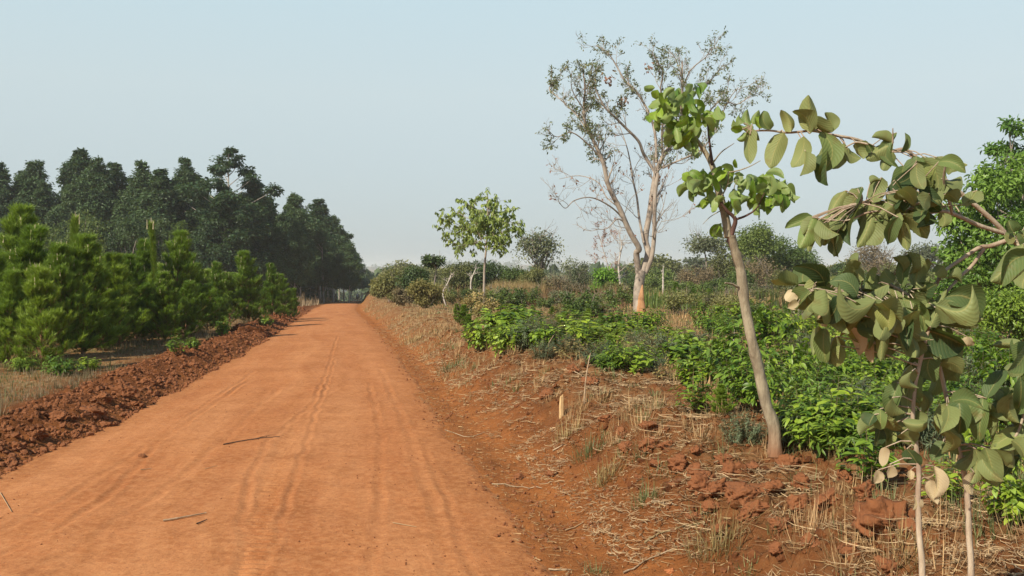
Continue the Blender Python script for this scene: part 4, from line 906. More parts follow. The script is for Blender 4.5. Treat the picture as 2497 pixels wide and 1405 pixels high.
    C2 = [lf((1500, 450), (1410, 440), 90, roll=.5, tint=.2), lf((1540, 420), (1480, 540), 90, roll=.3, tint=.6), lf((1590, 460), (1560, 560), 90, roll=.2, tint=.5), lf((1590, 600), (1440, 720), 110, roll=.6, tint=.1), lf((1600, 650), (1430, 740), 80, roll=.2, tint=.9), lf((1600, 300), (1510, 330), 80, roll=.5, tint=.2), lf((1620, 180), (1570, 300), 90, roll=.2, tint=.6), lf((1640, 540), (1580, 640), 90, roll=.4, tint=.3), lf((1560, 480), (1520, 620), 70, roll=.8, tint=.1), lf((1650, 360), (1580, 400), 80, tint=.4)]
    for nd, n_, l_, w_ in [((1540, 440), 4, 150, 90), ((1590, 340), 4, 160, 90), ((1600, 620), 5, 160, 90), ((1520, 700), 3, 150, 80), ((1620, 200), 4, 150, 80)]: C2 += fan(Z5, nd, n_, l_, w_, D + .05, rng, scale=2.15)
    p = smooth_path([P(*Z5(1305, 980), D + .12), P(*Z5(1420, 800), D + .05), P(*Z5(1540, 700), D), P(*Z5(1600, 560), D), P(*Z5(1630, 300), D)], 5)
    o = obj('branch', mesh_from('branch', shift(tube(p, np.linspace(.006, .003, len(p)), 6), base), [M['shrubbark']]), e)
    obj('foliage', mesh_from('foliage', shift(C2, base), [M['bigleaf'], M['deadleaf'], M['freshleaf']]), o)
stem_shrub()

def sapling():
    rng = np.random.default_rng(9); b = G(1890, 1105); Y0 = b[1]; ph = lambda x, y: (x, y)
    e = empty('sapling_tree', b, 'slender crooked tree with grey brown stem and bright drooping round leaves on the bank', 'tree')
    tr = [P(1890, 1112, Y0), P(1887, 1040, Y0), P(1868, 985, Y0), P(1850, 900, Y0), P(1833, 830, Y0 - .05), P(1815, 735, Y0), P(1806, 660, Y0), P(1787, 595, Y0), P(1783, 575, Y0)]
    pxr = lambda w: w / F * Y0 / 2
    p = smooth_path(tr, 5); t = tube(p, np.interp(np.linspace(0, 1, len(p)), [0, .06, .3, .75, 1], [pxr(44), pxr(31), pxr(27), pxr(24), pxr(21)]) * (1 + .14 * vn(np.arange(len(p)) * .8, 1.5, 3)), 12)
    t += tube([P(1800, 700, Y0 - .03), P(1785, 692, Y0 - .06), P(1768, 690, Y0 - .1)], [pxr(7), pxr(5), pxr(4)], 5)
    o = obj('trunk', mesh_from('trunk', shift(t, b), [M['sapbark']]), e)
    def br(pts, w0, w1, mat, dd=0, leaves=()):
        n = len(pts); q = smooth_path([P(*Z3(*a), Y0 + dd * i / (n - 1)) for i, a in enumerate(pts)], 5)
        o = obj('branch', mesh_from('branch', shift(tube(q, np.linspace(pxr(w0 / 1.9), pxr(w1 / 1.9), len(q)), 6), b), [M[mat]]), e)
        if leaves: obj('foliage', mesh_from('foliage', shift(list(leaves), b), [M['freshleaf']]), o)
    def cl(cx, cy, sx, sy, n, L=70, W=36):
        out = []
        for _ in range(int(n * 1.35)):
            x, y = cx + np.clip(rng.normal(), -1.5, 1.5) * sx * .5, cy + np.clip(rng.normal(), -1.5, 1.5) * sy * .5; a = PI / 2 + rng.normal() * .6 + (x - cx) / sx * -.4; l = L * rng.uniform(.6, 1.15)
            out.append(leaf_px(Z3, (x, y), (x + math.cos(a) * l, y + math.sin(a) * l), W * rng.uniform(.7, 1.15), Y0 + rng.normal() * .14, rng, dz=rng.normal() * .1, scale=1.9, fold=rng.uniform(.1, .8)))
        return out
    br([(905, 985), (885, 870), (850, 740), (830, 655), (790, 580), (735, 500), (690, 400), (650, 310)], 42, 8, 'sapbark', .2, cl(620, 330, 75, 50, 15) + cl(720, 320, 55, 60, 11) + cl(600, 410, 50, 60, 10) + cl(690, 460, 70, 70, 22) + cl(780, 420, 50, 60, 12) + cl(720, 520, 60, 40, 10) + cl(830, 400, 40, 40, 4))
    br([(905, 1010), (925, 950), (935, 900), (895, 860), (862, 815)], 26, 12, 'darkbark', -.1, cl(825, 800, 30, 40, 6) + cl(860, 925, 25, 15, 3))
    br([(935, 903), (985, 885), (1035, 850), (1070, 780)], 12, 5, 'darkbark', -.2, cl(1050, 700, 60, 20, 10, 80) + cl(1110, 760, 70, 60, 20, 78, 38) + cl(1160, 740, 40, 50, 10, 80) + cl(1020, 790, 40, 50, 6))
    br([(830, 650), (818, 560), (805, 440)], 16, 6, 'darkbark', .1)
    br([(832, 640), (872, 590), (930, 550)], 9, 3, 'sapbark', -.2)
    br([(862, 690), (940, 678), (1000, 658), (1052, 630)], 8, 3, 'sapbark', -.2, cl(940, 680, 15, 25, 3, 50, 30) + cl(935, 625, 8, 8, 1, 40, 25))
    br([(860, 760), (800, 720), (745, 690)], 9, 4, 'sapbark', .1, cl(760, 720, 50, 40, 10) + cl(800, 700, 40, 30, 8) + cl(715, 690, 15, 15, 3))
    br([(870, 800), (900, 740), (905, 690)], 8, 4, 'sapbark', -.1, cl(880, 680, 40, 30, 9) + cl(910, 790, 40, 40, 9))
    br([(870, 860), (820, 890), (785, 925)], 5, 2, 'sapbark', -.1)
    br([(940, 880), (930, 760), (945, 720), (900, 740)], 6, 2, 'sapbark', -.1)
sapling()

# ------------------------------------------------------------------ slim roadside tree with drooping leaflets
def slim_tree():
    rng = np.random.default_rng(19); b = G(1178, 776); Y0 = b[1]; T = []; tips = []
    p = smooth_path([P(1178, 780, Y0), P(1180, 720, Y0), P(1181, 660, Y0), P(1185, 610, Y0), P(1190, 540, Y0), P(1188, 490, Y0)], 4)
    T += tube(p, np.linspace(3.5, 1.7, len(p)) / F * Y0, 7)
    for i, (px, py, dd) in enumerate([(1080, 552, 0), (1095, 590, .6), (1085, 530, -.5), (1110, 515, .8), (1135, 492, -.4), (1160, 482, .5), (1190, 480, 0), (1220, 490, -.6), (1245, 515, .4), (1262, 548, -.3), (1262, 570, .6), (1235, 590, -.7), (1120, 600, -.8), (1210, 540, 1.0), (1160, 545, -1.), (1240, 545, -.9), (1130, 560, 1.), (1175, 515, -.7), (1205, 575, -.9)]):
        f = .60 + .06 * (i % 5); q = p[int(f * (len(p) - 1))]; c = P(px, py, Y0 + dd); path = limb(q, c, rng, .08, 4)
        T += tube(path, np.linspace(.018, .006, len(path)), 4)
        for j in range(3, len(path)):
            for _ in range(3):
                d = norm(path[j] - path[j - 1] + rvec(rng, 1)[0] * .8 + np.array([0, 0, .15])); tips.append((path[j] + d * .05, d))
                T += tube([path[j], path[j] + d * .28], [.005, .003], 3)
    pos = []; dr = []
    for q, d in tips:
        for s in np.linspace(.1, .34, 5):
            for sg in (-1, 1):
                sd = norm(np.cross(d, [0, 0, 1.])) * sg; pos.append(q + d * s); dr.append(norm(sd * .6 + d * .3 + np.array([0, 0, -.9]) + rng.normal(size=3) * .2))
    keep = rng.random(len(pos)) < .8; pos = np.array(pos)[keep]; dr = np.array(dr)[keep]
    e = empty('slim_tree', b, 'slim young tree with straight pale stem and umbrella crown of yellow green leaflets', 'tree')
    obj('trunk', mesh_from('trunk', shift(T, b), [M['herobark']]), e)
    obj('crown', mesh_from('crown', [scatter(LE, pos - b, dr, rvec(rng, len(pos)) + np.array([0, 0, .5]), .13 + .09 * rng.random(len(pos)), rng, wid=1.0)], [M['smalltree']]), e)
slim_tree()
# ------------------------------------------------------------------ bushes and trees behind the field
def fld(px, ptop, Y, w, mat, lab, kind='bush', cat='bush', seed=None, **k):
    return bush_at(kind, seed or int(px * 7 + Y), px, ptop, Y, w, mat, lab, cat, **k)
S_ = dict(ncl=30, per=170, leaf=.16)
fld(926, 672, 78, 52, 'bush_olive', 'olive bush where the road disappears on the right side', **S_)
fld(955, 655, 66, 85, 'bush_olive', 'thin-branched olive brown bush beside the far right road edge', bare_twigs=14, **S_)
fld(1035, 682, 50, 95, 'bush_yellow', 'dry yellowish bush with woolly seed tops at the road bend', ncl=34, per=170, leaf=.12)
fld(985, 700, 55, 70, 'bush_brown', 'low brown bush left of the dry yellowish one', bare_twigs=12, ncl=22, per=120, leaf=.12)
fld(1010, 650, 62, 80, 'bush_dark', 'dark green bush behind the dry yellowish one', **S_)
fld(1056, 618, 64, 55, 'bush_dark', 'small tree with dark tufts sticking up against the haze', 'small_tree', 'tree', trunk_h=2.0, ncl=12, per=90, leaf=.2, bare_twigs=6)
fld(1120, 636, 72, 90, 'bush_olive', 'grey olive bush left of the dark round one', bare_twigs=10, **S_)
fld(1182, 628, 76, 85, 'bush_dark', 'dark round bush directly behind the slim young tree', ncl=30, per=220, leaf=.18)
fld(1245, 640, 80, 80, 'bush_green', 'mid green bush right of the slim young tree', **S_)
fld(1318, 550, 78, 120, 'bush_grey', 'loose grey green crowned tree on several stems right of the slim young tree', 'small_tree', 'tree', trunk_h=1.6, ncl=26, per=90, leaf=.22, bare_twigs=16, gap=.3)
fld(1298, 655, 74, 90, 'bush_olive', 'olive green bush under the loose grey green tree', **S_)
fld(1355, 672, 68, 90, 'bush_brown', 'purplish brown half-dry bush under the grey green tree', bare_twigs=30, ncl=24, per=80, leaf=.13)
fld(1398, 630, 72, 95, 'bush_grey', 'grey brown bush with a tufted dark top', bare_twigs=22, ncl=26, per=120, leaf=.15)
fld(1395, 690, 62, 110, 'bush_brown', 'low rusty brown bush in front of the tufted grey brown one', bare_twigs=26, ncl=24, per=90, leaf=.12)
fld(1470, 648, 68, 70, 'bush_bright', 'bright green bush left of the tall half-bare tree', ncl=20, per=160, leaf=.18)
fld(1500, 690, 64, 90, 'bush_olive', 'olive bush at the left foot of the tall half-bare tree', bare_twigs=16, **S_)
fld(1540, 690, 74, 60, 'bush_dark', 'small dark bush behind the trunk of the tall half-bare tree', **S_)
fld(1600, 652, 118, 110, 'bush_green', 'far green bush just right of the tall half-bare tree', ncl=30, per=110, leaf=.3)
fld(1650, 660, 125, 90, 'bush_grey', 'far grey green bush behind the bare white trunk', ncl=26, per=110, leaf=.3)
fld(1722, 588, 98, 130, 'bush_grey', 'flat-topped small tree with spreading branches in the middle distance', 'small_tree', 'tree', trunk_h=2.6, ncl=22, per=110, leaf=.26, bare_twigs=10, base=.45)
fld(1700, 648, 92, 110, 'bush_brown', 'brown bush with reddish stems under the flat-topped tree', bare_twigs=24, ncl=26, per=110, leaf=.18)
fld(1770, 600, 96, 80, 'bush_olive', 'olive bush between the flat-topped tree and the big round one', ncl=26, per=140, leaf=.22)
fld(1845, 546, 84, 130, 'bush_green', 'big round green tree behind the sapling', 'broadleaf_tree', 'tree', trunk_h=1.2, ncl=40, per=220, leaf=.22)
fld(1915, 580, 88, 110, 'bush_green', 'right-hand shoulder tree of the big round green one', 'broadleaf_tree', 'tree', trunk_h=1.0, ncl=36, per=200, leaf=.22)
fld(1860, 618, 78, 120, 'bush_brown', 'reddish brown half-dry bush in front of the big round green tree', bare_twigs=24, ncl=26, per=120, leaf=.16)
fld(1800, 650, 70, 90, 'bush_green', 'green bush left of the sapling stem in the middle distance', **S_)
fld(1975, 605, 96, 110, 'bush_green', 'spreading green bush left of the pale seed-headed one', ncl=34, per=160, leaf=.22)
fld(2040, 640, 100, 110, 'bush_dark', 'low dark green bush behind the felted leaves', ncl=26, per=130, leaf=.22)
fld(2128, 594, 135, 120, 'bush_brown', 'mauve brown round leafless-looking tree on the horizon', 'small_tree', 'tree', trunk_h=1.5, ncl=30, per=90, leaf=.28, bare_twigs=40)
fld(2255, 592, 140, 110, 'bush_grey', 'grey green round tree on the horizon between the felted branches', 'small_tree', 'tree', trunk_h=1.5, ncl=30, per=130, leaf=.32)
fld(2320, 640, 70, 120, 'bush_green', 'green thicket bush left of the large dark tree', **S_)
fld(1952, 668, 34, 75, 'bush_grey', 'bush with pale rounded seed heads beside the felted leaves', ncl=16, per=120, leaf=.09)
for i, (px, pt, Y, w, mt) in enumerate([(1550, 668, 130, 90, 'bush_dark'), (1620, 672, 105, 80, 'bush_green'), (1680, 690, 85, 70, 'bush_green'), (1745, 680, 80, 80, 'bush_green'), (1580, 700, 80, 60, 'bush_olive'), (1640, 700, 72, 60, 'bush_olive'), (1910, 660, 66, 90, 'bush_olive'), (2090, 650, 90, 90, 'bush_green'), (2190, 640, 90, 110, 'bush_olive'), (2150, 670, 60, 110, 'bush_green'), (2250, 655, 62, 110, 'bush_olive'), (2350, 690, 45, 140, 'bush_green'), (2060, 690, 50, 110, 'bush_olive'), (1440, 700, 90, 60, 'bush_olive'), (1225, 690, 70, 60, 'bush_brown'), (1150, 700, 68, 60, 'bush_olive')]):
    o = fld(px, pt, Y, w, mt, 'scrubby bush in the thicket line behind the cleared field', ncl=24, per=130, leaf=.0022 * Y, bare_twigs=5); o['group'] = 'scrubby bushes of the thicket line'
# large tree at the right edge
fld(2440, 345, 30, 330, 'righttree', 'large dense green tree standing behind the shrub at the right edge', 'broadleaf_tree', 'tree', seed=901, trunk_h=.5, ncl=105, per=150, leaf=.17, dens=.5, T=LE, base=.0, rk=.5, bare_twigs=14)
fld(2478, 248, 34, 150, 'righttree', 'taller leafy treetop showing above the large dense tree at the right edge', 'broadleaf_tree', 'tree', seed=902, trunk_h=4.6, ncl=16, per=90, leaf=.17, T=LE, base=.0, rk=.7)
fld(2330, 660, 26, 130, 'shrub2', 'leafy bush closing the gap under the large dense tree on its left', ncl=26, per=150, leaf=.10)
fld(2450, 690, 22, 170, 'shrub2', 'leafy bush at the foot of the large dense tree by the right edge', ncl=30, per=170, leaf=.09)
fld(2230, 690, 38, 150, 'bush_green', 'green bush in the gap left of the large dense tree', ncl=26, per=150, leaf=.12)
# seed heads
def seed_bush():
    rng = np.random.default_rng(3); b = onground(1968, 33); T = []; B = []
    for i in range(46):
        px, py = 1940 + rng.random() * 75, 650 + rng.random() * 55 + abs(rng.normal()) * 8; q = P(px, py, 33 + rng.normal() * .4); T += tube(limb(b + rng.normal(size=3) * .1, q, rng, .06, 3), np.linspace(.012, .004, 7), 3)
        n = 40; B.append(scatter(LQ, q + rvec(rng, n) * .06, rvec(rng, n), rvec(rng, n), .06, rng))
    e = empty('seed_head_plant', b, 'tall dry plant topped with pale cream rounded seed heads', 'plant')
    obj('stems', mesh_from('stems', shift(T, b), [M['stem']]), e); obj('seed_heads', mesh_from('seed_heads', shift(B, b), [M['seed']], False), e)
seed_bush()
# bare pale trees
def bare_tree(px, pts, Y, seed, lab, r0=.09, mat='palebark', kids=3, lv=2, pink=False, L=1.1):
    rng = np.random.default_rng(seed); b = onground(px, Y, .05); T = []; tips = []
    p = smooth_path([b] + [P(x, y, Y) for x, y in pts], 4); T += tube(p, np.linspace(r0, r0 * .35, len(p)), 6)
    for j in range(len(p) // 3, len(p)): grow(rng, p[j], norm(rvec(rng, 1)[0] + np.array([0, 0, .6])), L * (.5 + .6 * rng.random()), r0 * .3, 0, lv, T, tips, kids=kids, jit=.3, minr=.008)
    e = empty('bare_tree', b, lab, 'tree'); obj('trunk', mesh_from('trunk', shift(T, b), [M[mat]]), e)
    if pink:
        tp = np.array([t[0] for t in tips]); obj('foliage', mesh_from('foliage', [scatter(LQ, tp - b, rvec(rng, len(tp)), rvec(rng, len(tp)), .12, rng)], [M['redleaf']], False), e)
bare_tree(1512, [(1513, 700), (1508, 650), (1516, 600), (1510, 575)], 70, 31, 'twisted pale dead tree left of the tall half-bare trunk', L=.9)
bare_tree(1495, [(1492, 690), (1480, 640), (1468, 600), (1462, 580)], 72, 32, 'small leaning dead tree with pinkish twigs beside the bright green bush', .06, pink=True)
bare_tree(1617, [(1617, 690), (1617, 672), (1617, 655)], 80, 33, 'thin straight white dead trunk in the middle distance', .10, L=.25, kids=2, lv=1)
bare_tree(1088, [(1080, 715), (1092, 690), (1100, 672)], 58, 34, 'short curved bare white branch behind the dry yellowish bush', .05, L=.4, kids=2, lv=1)
bare_tree(1150, [(1148, 690), (1156, 665), (1163, 650)], 70, 35, 'thin leaning bare trunk left of the dark round bush', .07, L=.5, kids=2, lv=1)

# ------------------------------------------------------------------ field shrubs
def shrub_mesh(seed, w, h, T, leaf, nst, mat, per=16, whorl=False):
    rng = np.random.default_rng(seed); tr = []; pos = []; dr = []; nr = []
    for i in range(nst):
        a = rng.random() * 2 * PI; rr = math.sqrt(rng.random()) * w * .5; hh = h * (1 - .45 * (rr / (w * .5)) ** 2) * (.7 + .4 * rng.random())
        p0 = np.array([math.cos(a) * rr * .3, math.sin(a) * rr * .3, -.03]); p1 = np.array([math.cos(a) * rr, math.sin(a) * rr, hh])
        pts = limb(p0, p1, rng, .07, 4); tr += tube(pts, np.linspace(.006, .002, len(pts)), 3)
        for j in range(per):
            f = .25 + .75 * (j + rng.random()) / per; q = min(len(pts) - 2, int(f * (len(pts) - 1))); d = norm(pts[q + 1] - pts[q]); k = 1 if not whorl else 3
            for _ in range(k):
                sd = norm(np.cross(d, rvec(rng, 1)[0])); pos.append(pts[q] + (pts[q + 1] - pts[q]) * rng.random()); dr.append(norm(d * .45 + sd + np.array([0, 0, .1 - .3 * rng.random()]))); nr.append(norm(d + np.array([0, 0, .5]) + rng.normal(size=3) * .3))
    pos, dr, nr = map(np.array, (pos, dr, nr)); n = len(pos)
    return mesh_from('stems', tr, [M['stem']]), mesh_from('foliage', [scatter(T, pos, dr, nr, leaf * (.6 + .7 * rng.random(n)), rng)], [M[mat]])
SH = [shrub_mesh(41, 1.1, .75, LE, .11, 42, 'shrub'), shrub_mesh(42, 1.0, .62, LR, .10, 34, 'shrub'), shrub_mesh(43, 1.2, .9, LE, .13, 40, 'shrub2', 18), shrub_mesh(44, .7, .8, LE, .12, 16, 'shrub'), shrub_mesh(45, 1.0, .6, LN, .06, 70, 'greyshrub', 26), shrub_mesh(46, 1.3, .8, LN, .15, 50, 'shrub2', 18), shrub_mesh(47, .9, .7, LR, .12, 26, 'shrub'), shrub_mesh(48, .9, .8, LN, .08, 34, 'bush_brown', 7), shrub_mesh(49, 1.0, .8, LE, .09, 22, 'bush_yellow', 9)]
REFW = [1.1, 1.0, 1.2, .7, 1.0, 1.3, .9, .9, 1.0]; REFH = [.75, .62, .9, .8, .6, .8, .7, .8, .8]
def shrub(px, pb, pt, w, v, lab, group=None):
    b = G(px, pb); h = (pb - pt) / F * b[1]; ww = w / F * b[1] * (1.3 if 1150 < px < 1700 and pb < 930 else 1.0)
    e = empty('leafy_shrub', b, lab, 'shrub', group, rg.random() * 6); e.scale = (ww / REFW[v], ww / REFW[v], h / REFH[v] * 1.05)
    obj('stems', SH[v][0], e); obj('foliage', SH[v][1], e)
for a in [(1178, 850, 775, 80, 1, 'bright leafy shrub, leftmost of the green band along the bank'), (1235, 862, 785, 90, 0, 'bushy green shrub just right of the leftmost bright one'),
    (1290, 845, 775, 90, 5, 'fine-leaved green shrub in the left part of the green band'), (1375, 828, 765, 100, 1, 'dark glossy shrub below the brown bushes'), (1330, 850, 790, 70, 6, 'low green plant beside the dead curled stem'),
    (1440, 845, 785, 90, 5, 'narrow-leaved green shrub between the pine seedlings'), (1520, 812, 755, 95, 1, 'bright green shrub at the left foot of the tall half-bare tree'), (1580, 810, 748, 80, 0, 'bright yellow green shrub right at the orange trunk scar'),
    (1540, 905, 830, 120, 0, 'mid green shrub with upright shoots left of the grey green one'), (1610, 885, 805, 120, 4, 'feathery grey green shrub in the middle of the field'), (1665, 880, 800, 95, 6, 'shiny blue green shrub catching highlights behind the sapling shrubs'),
    (1490, 900, 850, 90, 5, 'low grassy green shrub on the ridge left of the middle field shrubs'), (1710, 805, 735, 60, 2, 'dark upright shrub with curled shaded leaves'), (1775, 790, 735, 90, 6, 'broad-leaved green shrub beside the broken stub of the sapling'),
    (1690, 1010, 905, 110, 3, 'upright light green shrub standing in the dry grass near the bank'), (1790, 960, 790, 190, 2, 'large dense dark-based shrub left of the sapling stem'), (1840, 1000, 850, 200, 0, 'big leafy shrub directly behind the crooked sapling stem'), (1925, 960, 800, 190, 0, 'large bright shrub right of the sapling stem'),
    (1870, 850, 735, 150, 1, 'yellow green shrub mass behind the sapling'), (1950, 840, 750, 140, 0, 'leafy yellow green shrub under the pale withered leaves'), (1815, 1080, 1000, 130, 4, 'feathery grey green plant at the left foot of the sapling'),
    (1950, 1080, 1000, 110, 2, 'low dark green plant at the right foot of the sapling'), (2040, 1080, 930, 190, 3, 'light green upright shrub right of the sapling foot'), (2090, 960, 830, 190, 0, 'bushy green shrub behind the withered brown leaves'), (2110, 1180, 1020, 180, 3, 'bright leafy shrub in front of the pale thin stem'),
    (2000, 1000, 880, 170, 5, 'shrub with long narrow leaves in the open field right'), (2180, 1080, 950, 180, 2, 'dark leafy shrub between the two thin stems'), (2330, 1100, 960, 200, 6, 'glossy shrub behind the right thin stem'), (2420, 1180, 1020, 190, 0, 'green shrub low at the right edge'), (2460, 980, 830, 190, 1, 'yellow green shrub at the right edge below the large tree'),
    (2380, 930, 800, 170, 0, 'leafy shrub on red earth under the large tree'), (2250, 960, 820, 180, 5, 'long-leaved shrub in the field behind the large felted leaf'), (2300, 1230, 1110, 150, 3, 'small upright green plant beside the right thin stem'), (2460, 1270, 1150, 140, 6, 'dark broad-leaved plant in the lower right corner')]: shrub(*a)
GA, GB, GC, GD, GE, GF = 'low green shrub among the many covering the cleared field', 'low shrubs covering the cleared field', 'feathery grey green shrub among the greener ones of the field', 'feathery grey green field shrubs', 'half-dry brown or yellowed shrub among the green ones of the field', 'half-dry shrubs of the field'
for i in range(150):
    r_ = rg.random(); pb = 765 + 330 * rg.random() ** 1.3
    lo = np.interp(pb, [765, 850, 950, 1100], [1130, 1420, 1700, 1990]); px = lo + (2480 - lo) * rg.random()
    if 1620 < px < 1740 and 735 < pb < 800: continue
    hh = np.interp(pb, [765, 850, 950, 1100], [35, 60, 85, 110]) * (.6 + .6 * rg.random())
    shrub(px, pb, pb - hh, hh * (1.1 + 1.1 * rg.random()), *rg.choice([(0, GA, GB), (1, GA, GB), (2, GA, GB), (3, GA, GB), (5, GA, GB), (6, GA, GB), (4, GC, GD), (4, GC, GD), (7, GE, GF), (8, GE, GF)]))
for i in range(26):
    px = 1190 + 520 * rg.random(); pb = np.interp(px, [1190, 1700], [800, 835]) + rg.random() * np.interp(px, [1190, 1480, 1700], [45, 95, 120]); hh = 45 + 30 * rg.random()
    shrub(px, pb, pb - hh, hh * (1.3 + .7 * rg.random()), *rg.choice([(0, GA, GB), (1, GA, GB), (5, GA, GB), (6, GA, GB), (3, GA, GB), (4, GC, GD), (7, GE, GF), (8, GE, GF)]))
# taller half-dry scrub scattered in the back of the field
SB = [bush_mesh(520 + q, 1.5, 1.2, m_, ncl=14, per=80, leaf=.10, bare_twigs=16, rk=.9) for q, m_ in enumerate(['bush_brown', 'bush_olive', 'bush_grey', 'bush_green', 'bush_yellow'])]
for i in range(80):
    Y = 36 + 32 * rg.random(); px = 1075 + (2250 - 1075) * rg.random(); q = [0, 1, 3, 3, 2, 1, 4, 3][i % 8]; s = .45 + .75 * rg.random()
    if 1500 < px < 1640 and Y < 56: continue
    e = empty('scrub_plant', onground(px, Y, .03), ['brown half-dry scrub plant', 'olive scrub plant', 'grey green scrub plant', 'mid green scrub plant', 'yellowed scrub plant'][q] + ' at the back of the cleared field', 'shrub', ['brown', 'olive', 'grey green', 'mid green', 'yellowed'][q] + ' scrub plants at the back of the field', rg.random() * 6); e.scale = (s * 1.2, s * 1.2, s)
    obj('stems', SB[q][0], e); obj('foliage', SB[q][1], e)
# left side weeds
for a in [(435, 865, 815, 50, 3, 'pale leafy weed at the edge of the left clod bank'), (545, 820, 775, 45, 6, 'light green leafy weed beside the red soil heap'), (645, 795, 768, 45, 1, 'yellow green weed in front of the red soil heap'), (215, 905, 870, 60, 6, 'green weed at the foot of the pines'), (60, 905, 860, 90, 5, 'green clump at the foot of the leftmost pines'), (150, 915, 865, 110, 5, 'rounded green weed clump under the tan-branched pine'), (470, 850, 820, 40, 1, 'small bright weed under the front pines')]: shrub(*a)
# pine seedlings on the right
SG = 'pine seedlings planted across the cleared field'
for i, (px, pb, pt) in enumerate([(1128, 795, 745), (1145, 812, 768), (1115, 775, 742), (1437, 800, 755), (1468, 808, 765), (1400, 778, 752), (1345, 770, 748), (1275, 765, 745), (1300, 768, 744), (1600, 745, 715), (1655, 740, 710), (1490, 872, 820), (1575, 745, 720), (1690, 742, 700), (1650, 735, 690), (1385, 765, 742), (1760, 1015, 940), (1540, 742, 718), (1730, 735, 705)]):
    b = G(px, pb); s = (pb - pt) / F * b[1] / 4.2
    e = empty('pine_seedling', b, 'knee-high dark pine seedling standing in the cleared field', 'seedling', SG, rg.random() * 6); e.scale = (s * 1.7, s * 1.7, s)
    obj('needles', PI_V[3][1], e); obj('trunk', PI_V[3][0], e)

# ------------------------------------------------------------------ grass and litter (nobody could count it)
rng = np.random.default_rng(123)
def blades(name, x, y, h, w, mat, lean=.35, tpl=BL, n_lab=None, flat=0., sink=.01, tint=None):
    n = len(x); h = h * (.55 + .55 * np.clip(fbm(x * .45, y * .45, 3, 88) * 2 + .5, 0, 1.2)) * (.45 + .55 * rng.random(n) ** .5); z = H(x, y) - sink; pos = np.stack([x, y, z], -1)
    a = rng.random(n) * 2 * PI; up = np.abs(rng.normal(size=n) * lean)
    d = np.stack([np.cos(a) * (up + flat), np.sin(a) * (up + flat), np.ones(n) * (1 - flat) + (0.05 * rng.random(n) if flat else 0)], -1)
    nr = np.stack([np.cos(a), np.sin(a), np.full(n, .4)], -1) * -1 if not flat else np.tile([0, 0, 1.], (n, 1)) + rng.normal(size=(n, 3)) * .3
    o = obj(name, mesh_from(name, [scatter(tpl, pos, d, nr, h, rng, wid=w / h if not np.isscalar(w) else w / h, tint=tint)], [M[mat]], False)); tag(o, n_lab, kind='stuff'); return o
def area(n, f, y0, y1, p=1.0):
    """random x,y with density falling with distance; f(y)->x range"""
    y = y0 * (y1 / y0) ** (rng.random(n) ** p); lo, hi = f(y); x = lo + (hi - lo) * rng.random(n); return x, y
def clumpy(x, y, sc, thr, seed): k = fbm(x * sc, y * sc, 3, seed) > thr; return x[k], y[k]
# right bank litter: cut straw lying about
x, y = area(80000, lambda y: (XR(y) + .5, XR(y) + 5.5 + .12 * y), 4.5, 45); k_ = (fbm(x * .8, y * .8, 3, 71) + .45 * fbm(x * 3, y * 3, 2, 271)) > .05 + .1 * (rng.random(len(x)) - .5); x, y = x[k_], y[k_]
blades('straw_litter', x, y, (.05 + .30 * rng.random(len(x)) ** 2.2), .0034 + .00055 * y, 'straw', .1, SB_, 'cut straw lying over the red earth of the right bank', flat=.97, sink=-.025)
x, y = area(9000, lambda y: (XR(y) - .1, XR(y) + 2.2), 4.5, 45); blades('twig_litter', x, y, .05 + .16 * rng.random(len(x)), .005 + .0004 * y, 'drygrass', .1, ND, 'fine dry stalks on the bank slope', flat=.97, sink=-.015)
